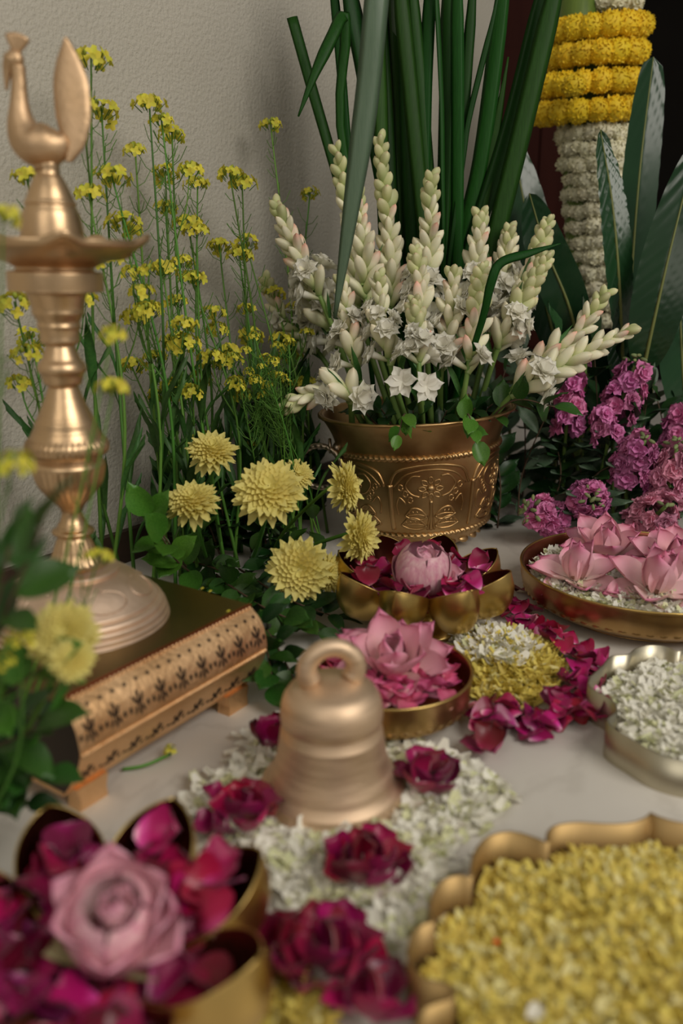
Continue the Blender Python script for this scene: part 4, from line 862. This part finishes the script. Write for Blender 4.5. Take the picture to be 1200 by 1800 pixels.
# dark foliage right of the pot, under the stocks
for i in range(11):
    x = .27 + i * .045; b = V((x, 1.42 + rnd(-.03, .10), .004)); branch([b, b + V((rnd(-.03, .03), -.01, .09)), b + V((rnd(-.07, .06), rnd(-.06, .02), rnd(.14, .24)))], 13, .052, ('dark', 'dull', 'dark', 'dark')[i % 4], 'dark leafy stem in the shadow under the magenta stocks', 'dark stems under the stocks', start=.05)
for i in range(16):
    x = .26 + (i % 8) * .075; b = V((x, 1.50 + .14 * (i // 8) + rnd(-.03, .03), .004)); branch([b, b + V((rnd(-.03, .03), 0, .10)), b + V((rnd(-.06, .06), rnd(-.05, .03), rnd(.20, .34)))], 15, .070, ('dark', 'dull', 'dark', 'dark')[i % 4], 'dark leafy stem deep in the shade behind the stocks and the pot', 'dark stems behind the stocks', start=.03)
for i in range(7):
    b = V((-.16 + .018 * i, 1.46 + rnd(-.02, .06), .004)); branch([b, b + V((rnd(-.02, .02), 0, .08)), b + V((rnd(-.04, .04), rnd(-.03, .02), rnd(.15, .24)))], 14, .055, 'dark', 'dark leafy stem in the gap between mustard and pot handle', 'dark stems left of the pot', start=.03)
# blurred leaves close to the camera at the left
for pts, n, ls, kd, lb in (([(-60, 1250, .52), (20, 1080, .50), (85, 925, .48)], 8, .040, 'oval', 'soft-focus green leaves in front of the lamp foot at the frame edge'), ([(-60, 1260, .54), (-10, 1120, .50), (30, 960, .48)], 7, .042, 'oval', 'soft-focus dark leaves cut by the frame edge beside the lamp'), ([(-60, 1300, .55), (10, 1230, .54), (90, 1170, .53)], 7, .038, 'bright', 'green leaves under the near chrysanthemum'),
                       ([(-60, 1340, .56), (10, 1310, .55), (75, 1280, .54)], 5, .042, 'oval', 'broad leaf reaching in at the stool corner'), ([(-70, 1400, .57), (0, 1370, .56), (85, 1365, .545)], 10, .036, 'oval', 'low leafy branch covering the near stool foot'), ([(-70, 1430, .57), (10, 1410, .55), (60, 1410, .54)], 8, .034, 'dark', 'lowest dark leaves beside the front lotus-shaped bowl'), ([(-70, 1330, .60), (10, 1260, .60), (60, 1250, .59)], 10, .036, 'dark', 'dark leaves against the end of the stool')):
    q = [Q(u - 12, v, y) for u, v, y in pts]; g = V((q[0].x - .03, q[0].y, .004)); branch([g] + q, n, ls, kd, lb, start=.4)

# ------------------------------------------------------------------ chrysanthemums
MP = [mesh('mum_petal', petal(1, .14, .45, c, 5, 10, .42, .16, .02, i, 0, .5), K['mum']) for i, c in enumerate((-.10, .06, -.22))]
def mum_inner(seed):
    r = random.Random(seed); mb = MB()
    mb.add(ball(1, 16, 9, (.50, .50, .34), (0, 0, .04)))
    for i in range(110):
        f = (i + .5) / 110; a = i * 2.39996; th = 1.45 * f ** .62; n_ = V((sin(th) * cos(a), sin(th) * sin(a), cos(th))); p = V((n_.x * .44, n_.y * .44, .04 + n_.z * .30))
        tg = V((cos(a), sin(a), -.15)); y = (tg * (.55 + .5 * f) + n_ * .62 + V((r.uniform(-.15, .15), r.uniform(-.15, .15), 0))).normalized()
        mb.add(petal(.26 + .26 * f, .10, .5, .10, 5, 6, .42, .15, 0, 0, 0, .5), 0, orient(p, y, n_))
    return mb.mesh('inner_petals', K['mumin'])
MI = [mum_inner(1), mum_inner(2)]
CALYX = mesh('calyx', lathe([(0, -.16), (.07, -.15), (.16, -.08), (.20, .02), (0, .04)], 14), K['mstem'])
def mum(c, face, Rr, base, label, droop=0.):
    c = V(c); face = V(face).normalized(); b = V(base); t = T('chrysanthemum', label, 'flower', b)
    hm = orient(c - b, face.orthogonal(), face, Rr)
    for n, el, ln, off in ((17, -6 - droop, .98, 0), (19, 10, 1.0, .15), (17, 26, .95, .05)):
        for k in range(n):
            a = 2 * pi * k / n + off + rnd(-.08, .08); e = rad(el + rnd(-8, 8)); O('petal', R.choice(MP), t, hm @ orient((cos(a) * .08, sin(a) * .08, .02), V((cos(a) * cos(e), sin(a) * cos(e), sin(e))), V((-cos(a) * sin(e), -sin(a) * sin(e), cos(e))), ln * rnd(.9, 1.04)))
    O('inner_petals', R.choice(MI), t, hm); O('calyx', CALYX, t, hm)
    s0 = c - b - face * Rr * .12; O('stem', mesh('stem', tube(spl([V((0, 0, 0)), s0 * .5 - face * .03, s0 - face * .02, s0], 14), .0026, 6), K['mstem']), t)
    for k in range(2):
        rd = rdir(); O('leaf', LEAF['oval'], t, orient(s0 * (.35 + .3 * k), V((rd.x, rd.y, .6)), V((0, 0, 1)), .036))
    return t
FB = fp(430, 985, 0)
for (u, v, y, d_), face, lb, bs, dp in (((372, 797, 1.10, 92), (.15, -.45, 1), 'yellow chrysanthemum at the top left of the group by the mustard', (395, 985), 14), ((338, 885, 1.02, 98), (-.05, -.45, 1), 'yellow chrysanthemum above the rounded leaves, drooping petals', (370, 1000), 16), ((472, 866, 1.02, 124), (.05, -.85, .9), 'widest yellow chrysanthemum at the centre of the group', (430, 1010), 0), ((604, 856, 1.08, 92), (1, -.35, .25), 'yellow chrysanthemum seen from the side against the pot', (470, 1000), 8),
                                       ((630, 943, 1.04, 92), (.9, -.55, .1), 'yellow chrysanthemum hanging over the far lotus-shaped bowl', (480, 1005), 8), ((526, 1000, .98, 112), (-.05, -1, .25), 'yellow chrysanthemum facing outward low in front of the leaves', (460, 1020), 0), ((572, 1008, 1.02, 74), (.8, -.6, .2), 'small yellow chrysanthemum tucked behind the outward-facing one', (480, 1010), 0), ((522, 835, 1.22, 60), (.3, -.6, .6), 'dim chrysanthemum in the shadow beside the pot handle', (470, 960), 0),
                                       ((112, 1118, .545, 128), (.15, -.85, .75), 'large soft-focus chrysanthemum in front of the lamp foot', None, 18), ((126, 1160, .525, 84), (.2, -.6, .75), 'smaller chrysanthemum with drooping petals under the soft-focus one', None, 30)):
    c = Q(u, v, y); tdep = y * cos(PITCH) + (CAM_H - c.z) * sin(PITCH); b = fp(*bs, 0) if bs else V((-.31, .56, 0)); mum(c, face, d_ / 2 * tdep / 1500, b, lb, dp)

# ------------------------------------------------------------------ garlanded pole before the dark doorway
GY = 1.85
def gax(v): return Q(1018 + (v - 0) * .020 if v > 240 else 1052 - v * .12, v, GY)
g0 = Q(1030, 600, GY); top = Q(1050, -140, GY); foot = V((g0.x + .01, GY, 0))
pole = T('green_pole', 'thick green plant stem standing upright inside the flower garlands', 'plant stem', foot)
O('stem', mesh('stem', tube([V((0, 0, 0)), (g0 - foot), Q(1016, 100, GY) - foot, Q(1012, -140, GY) - foot], .036, 18), K['pole']), pole)
def puff(seed, n, mt, name, ln=.55, wd=.20, squash=.85):
    r = random.Random(seed); mb = MB().add(ball(.84, 12, 8, (1, 1, squash)))
    for i in range(n):
        z = 1 - 2 * (i + .5) / n; a = i * 2.39996; q = math.sqrt(1 - z * z); d_ = V((q * cos(a), q * sin(a), z * squash)); e = (d_ + rdir() * .35).normalized()
        mb.add(petal(ln * r.uniform(.8, 1.1), wd, .5, .3, 4, 4, .45, .2, .05, i), 0, orient(d_ * .62, (e + rdir() * .5).normalized(), d_ + rdir() * .4, 1))
    return mb.mesh(name, mt)
MG = [puff(i, 130, K['marigold'], 'marigold_bloom', .34, .13) for i in range(3)]
WG = [puff(10 + i, 46, K['garlwhite'], 'white_bloom', .45, .22) for i in range(3)]
rows = [((1054, 51), 92, 'topmost marigold ring wound around the green pole'), ((1048, 97), 92, 'second marigold ring from the top on the pole'), ((1036, 147), 96, 'third marigold ring from the top on the pole'), ((1026, 196), 98, 'lowest marigold ring on the pole above the white garland')]
for (u, v), hwp, lb in rows:
    c = Q(u, v, GY); rr = hwp * 1.69 / 1500 - .026; t = T('marigold_garland', lb, 'garland', c, 'marigold rings on the pole')
    tl_ = rad(-6)
    for k in range(15):
        a = 2 * pi * k / 15 + u; p = V((rr * cos(a), rr * sin(a) * .9, rr * cos(a) * math.tan(-tl_) * .6 + rr * sin(a) * .10))
        O('marigold', MG[k % 3], t, M.Translation(p) @ M.Rotation(rnd(0, 6), 4, 'Z') @ M.Rotation(rnd(-.3, .3), 4, 'X') @ M.Diagonal((.0285 * rnd(.92, 1.1),) * 2 + (.0300 * rnd(.95, 1.05), 1)))
t = T('marigold', 'loose marigold bloom bulging out of the third ring', 'flower', Q(1008, 150, GY - .115)); O('bloom', MG[0], t, M.Diagonal((.026,) * 3 + (1,)))
def white_garland(v0, v1, ul, ur, label, nrow):
    c0 = Q((ul + ur) / 2, (v0 + v1) / 2, GY); t = T('white_garland', label, 'garland', c0)
    for r_ in range(nrow):
        f = r_ / max(1, nrow - 1); v = v0 + (v1 - v0) * f; u = (ul + ur) / 2 + 14 * f if nrow > 3 else (ul + ur) / 2
        hwp = (ur - ul) / 2 * (1 - .18 * f * (nrow > 3)); rr = hwp * 1.72 / 1500 - .016
        for k in range(11):
            a = pi + pi * (k + (r_ % 2) * .5) / 10.5 + rnd(-.05, .05); p = Q(u, v, GY) + V((rr * cos(a), rr * sin(a), rnd(-.004, .004))) - c0
            O('white_bloom', R.choice(WG), t, M.Translation(p) @ M.Rotation(rnd(0, 6), 4, 'Z') @ M.Rotation(rnd(0, 6), 4, 'X') @ M.Diagonal((.0185 * rnd(.85, 1.2),) * 3 + (1,)))
white_garland(238, 560, 976, 1104, 'long garland of white blooms hanging below the marigold rings', 13)
white_garland(-30, 8, 1036, 1124, 'short white garland above the topmost marigold ring', 2)

# ------------------------------------------------------------------ large glossy leaves at the right
def bigleaf(base, path, wd, label, face, ripple=.0018, a=.55, b=.55, mt=None, fold=.12):
    b0 = V(base); t = T('glossy_leaf', label, 'leaf', b0, 'large leaves at the dark side'); n = 44; pts = [p - b0 for p in spl(path, n)]
    vs, fs = [], []; nu = 13
    for i, p in enumerate(pts):
        s = i / (n - 1); tg = (pts[min(i + 1, n - 1)] - pts[max(i - 1, 0)]).normalized(); nr = V(face); nr = (nr - tg * nr.dot(tg)).normalized(); sd = tg.cross(nr)
        ww = wd * .74 * (s ** a) * ((1 - s) ** b) / ((a / (a + b)) ** a * (b / (a + b)) ** b) + .0006
        for k in range(nu):
            q = 2 * k / (nu - 1) - 1; h = fold * abs(q) * ww + ripple * sin((s * 44 - abs(q) * ww / wd * 5) * 2 * pi / 1.6) * min(1, abs(q) * 3) * (1 - .5 * abs(q))
            vs.append(p + sd * q * ww + nr * h)
    for j in range(n - 1):
        for k in range(nu - 1): c = j * nu + k; fs.append((c, c + 1, c + nu + 1, c + nu))
    O('blade', mesh('blade', (vs, fs), mt or K['bigleaf']), t)
    O('midrib', mesh('midrib', tube([V((0, 0, 0))] * 0 + pts, lambda s: .0034 * (1 - .8 * s) + .0004, 6), K['midrib']), t)
    g = V((path[0][0] + .01, path[0][1] + .02, 0)) - b0
    O('leaf_stalk', mesh('leaf_stalk', tube(spl([g, (V(path[0]) - b0) * .5 + g * .5 + V((0, .004, 0)), V(path[0]) - b0], 8), .0036, 6), K['midrib']), t); return t
def BL(pts, y, w_, lb, face=(0, -1, .15), **k):
    path = [Q(u, v, y + dy) for u, v, dy in pts]; base = V((path[0].x + .01, path[0].y + .02, 0)); bigleaf(base, path, w_, lb, face, **k)
BL([(985, 640, 0), (955, 520, -.01), (925, 380, 0), (898, 235, .03)], 1.62, .062, 'dark broad leaf standing left of the white garland', (.35, -1, .1))
BL([(1030, 660, 0), (1000, 540, -.02), (960, 440, -.01), (930, 340, .03)], 1.55, .050, 'dark leaf slanting across the foot of the white garland', (-.5, -1, .3))
BL([(1094, 640, 0), (1088, 500, -.02), (1076, 360, -.01), (1055, 228, .02)], 1.52, .036, 'ribbed shiny leaf with pale reflections before the white garland', (.15, -.75, .55), ripple=.0042)
BL([(1100, 620, 0), (1110, 470, -.01), (1125, 290, 0), (1148, 100, .02)], 1.62, .050, 'tall dark leaf behind the ribbed shiny one', (.3, -1, .1), a=.4, b=.3)
BL([(1128, 660, 0), (1150, 560, -.01), (1180, 430, 0), (1225, 250, .04)], 1.46, .058, 'large ribbed leaf cut by the frame edge', (-.35, -1, .1), ripple=.0024)
BL([(1150, 640, 0), (1155, 520, -.01), (1162, 430, 0), (1165, 365, .02)], 1.66, .044, 'pale-sheened leaf between the two tall ones', (-.8, -.6, .5))
BL([(1210, 760, 0), (1200, 660, -.01), (1195, 560, 0), (1190, 470, .02)], 1.5, .060, 'low broad dark leaf behind the stocks at the frame edge', (.1, -1, .3))
BL([(1060, 760, 0), (1050, 690, -.01), (1040, 630, 0), (1030, 560, .02)], 1.60, .048, 'low dark leaf behind the magenta stocks', (.2, -1, .3))
BL([(900, 640, 0), (895, 560, -.01), (905, 480, 0), (925, 400, .02)], 1.7, .045, 'dark leaf in the shade behind the right-hand tuberoses', (.1, -1, .1))
BL([(1130, 760, 0), (1115, 690, -.01), (1100, 640, 0), (1075, 590, .02)], 1.56, .044, 'dark leaf low between the stocks', (-.2, -1, .3))
BL([(960, 760, 0), (965, 690, -.01), (985, 620, 0), (1000, 560, .02)], 1.66, .046, 'dark leaf low in the shade beside the tuberose stems', (-.1, -1, .3))

# ------------------------------------------------------------------ magenta stocks
def ruffle(seed, mt, name):
    r = random.Random(seed); mb = MB()
    for n, el, ln in ((5, 8, 1.0), (5, 38, .85), (4, 68, .62)):
        for k in range(n):
            a = 2 * pi * k / n + r.uniform(-.3, .3) + el; e = rad(el + r.uniform(-10, 10))
            mb.add(petal(ln * r.uniform(.85, 1.1), .46, .3, -.15, 6, 6, .55, .28, .13, seed * 20 + k), 0, orient((0, 0, 0), V((cos(a) * cos(e), sin(a) * cos(e), sin(e))), V((-cos(a) * sin(e), -sin(a) * sin(e), cos(e)))))
    return mb.mesh(name, mt)
RU = [ruffle(i, K['stock'], 'stock_floret') for i in range(3)]; RUP = [ruffle(i + 5, K['stockpale'], 'pink_floret') for i in range(2)]
SB = mesh('stock_bud', ball(1, 8, 6, (.6, .6, 1.2)), K['stockbud'])
def stock(c, axis, ln, wd, label, n, pale=False, budn=7, base=None, fs=.021):
    c = V(c); ax_ = V(axis).normalized(); b = V(base) if base is not None else V((c.x + .02, c.y + .06, 0)); t = T('stock_flower', label, 'flower', b)
    tip = c + ax_ * ln * .5; bot = c - ax_ * ln * .5; O('stem', mesh('stem', tube(spl([V((0, 0, 0)), (bot - b) * .55 + V((0, .01, 0)), bot - b, tip - b], 18), .0032, 6), K['tstem']), t)
    e1 = ax_.orthogonal().normalized(); e2 = ax_.cross(e1)
    for i in range(n):
        f = i / max(1, n - 1); a = i * 2.39996; rd = e1 * cos(a) + e2 * sin(a); p = bot + ax_ * ln * f * .92 + rd * wd * (.5 if f < .7 else .38) - b
        O('floret', R.choice(RUP if pale else RU), t, orient(p - rd * fs * .35, rd.cross(ax_) + rdir() * .3, rd * .9 + ax_ * .4 + rdir() * .2, fs * rnd(.85, 1.15)))
    for i in range(budn):
        a = i * 2.4; rd = e1 * cos(a) + e2 * sin(a); O('bud', SB, t, orient(tip - b + ax_ * .004 * (budn - i) * .5 + rd * .007 * math.sqrt(i), ax_, rd, .0055 * rnd(.8, 1.1)))
    for k in range(5):
        rd = rdir(); O('leaf', LEAF['dull'], t, orient((bot - b) * (.45 + .12 * k), V((rd.x, -abs(rd.y) * .6, .5)), V((0, -.3, 1)), rnd(.05, .08)))
    return t
def SK(u, v, y, axis, lpx, wpx, lb, n, pale=False, budn=7, fs=.021):
    k = 1.46 / 1500; stock(Q(u, v, y), axis, lpx * k, wpx * k, lb, n, pale, budn, fs=fs)
SK(1002, 705, 1.42, (.05, -.05, 1), 105, 48, 'magenta stock under the far-leaning tuberoses, tall loose spike', 15)
SK(1098, 690, 1.42, (.25, -.1, 1), 95, 62, 'magenta stock with pale buds at its tip, highest at the right', 16, False, 9)
SK(1062, 748, 1.40, (-.3, -.1, .9), 55, 50, 'small magenta stock below the highest one', 8, False, 0)
SK(1118, 808, 1.36, (.1, -.5, .9), 85, 72, 'full magenta stock in the middle of the right-hand group', 18, False, 4)
SK(1178, 835, 1.34, (0, -.3, 1), 100, 62, 'paler pink stock with green buds at the frame edge', 17, True, 9)
SK(958, 905, 1.32, (-.7, -.5, .35), 62, 58, 'low magenta stock nearest the pot with green buds', 14, False, 11)
SK(1036, 877, 1.30, (-.15, -1, .25), 40, 60, 'low magenta stock facing outward behind the wide bowl', 13, False, 8)
SK(1150, 908, 1.32, (.1, -.7, .6), 80, 76, 'broad pinkish stock behind the lotus flowers at the frame edge', 18, True, 3)
SK(1196, 752, 1.42, (.1, -.2, 1), 60, 50, 'magenta stock half cut off by the frame edge', 10, False, 4)
SK(1030, 628, 1.5, (0, 0, 1), 26, 12, 'tiny deep magenta stock bud under the leaning tuberose', 3, False, 2, .012)
SK(858, 943, 1.42, (0, -.6, .6), 12, 18, 'small pink floret low beside the pot', 4, False, 0, .013)

# ------------------------------------------------------------------ small fallen bits
t = T('mustard_sprig', 'small fallen mustard sprig on the marble in front of the stool', 'sprig', P(235, 1352, 0))
q = [P(215, 1352, .003) - P(235, 1352, 0), P(255, 1345, .004) - P(235, 1352, 0), P(300, 1325, .005) - P(235, 1352, 0)]
O('stem', mesh('stem', tube(spl(q, 10), .0016, 5), K['mstem']), t); O('flower_head', HEADS[3], t, M.Translation(q[2] + V((0, 0, .004))) @ M.Diagonal((.6, .6, .5, 1)))
for i, (u, v, lb) in enumerate(((243, 1020, 'yellow fleck on the stool top nearest the lamp foot'), (352, 1036, 'left of two yellow flecks together on the stool top'), (366, 1041, 'right of two yellow flecks together on the stool top'), (398, 1076, 'yellow fleck on the stool top near its front edge'))):
    tag(O('fallen_petal', mesh('fallen_petal', petal(.005, .0022, .4, .2, 4, 4), K['mflower']), None, orient(P(u, v, .1112), (1, .3, .1), (0, 0, 1))), lb, 'petal')
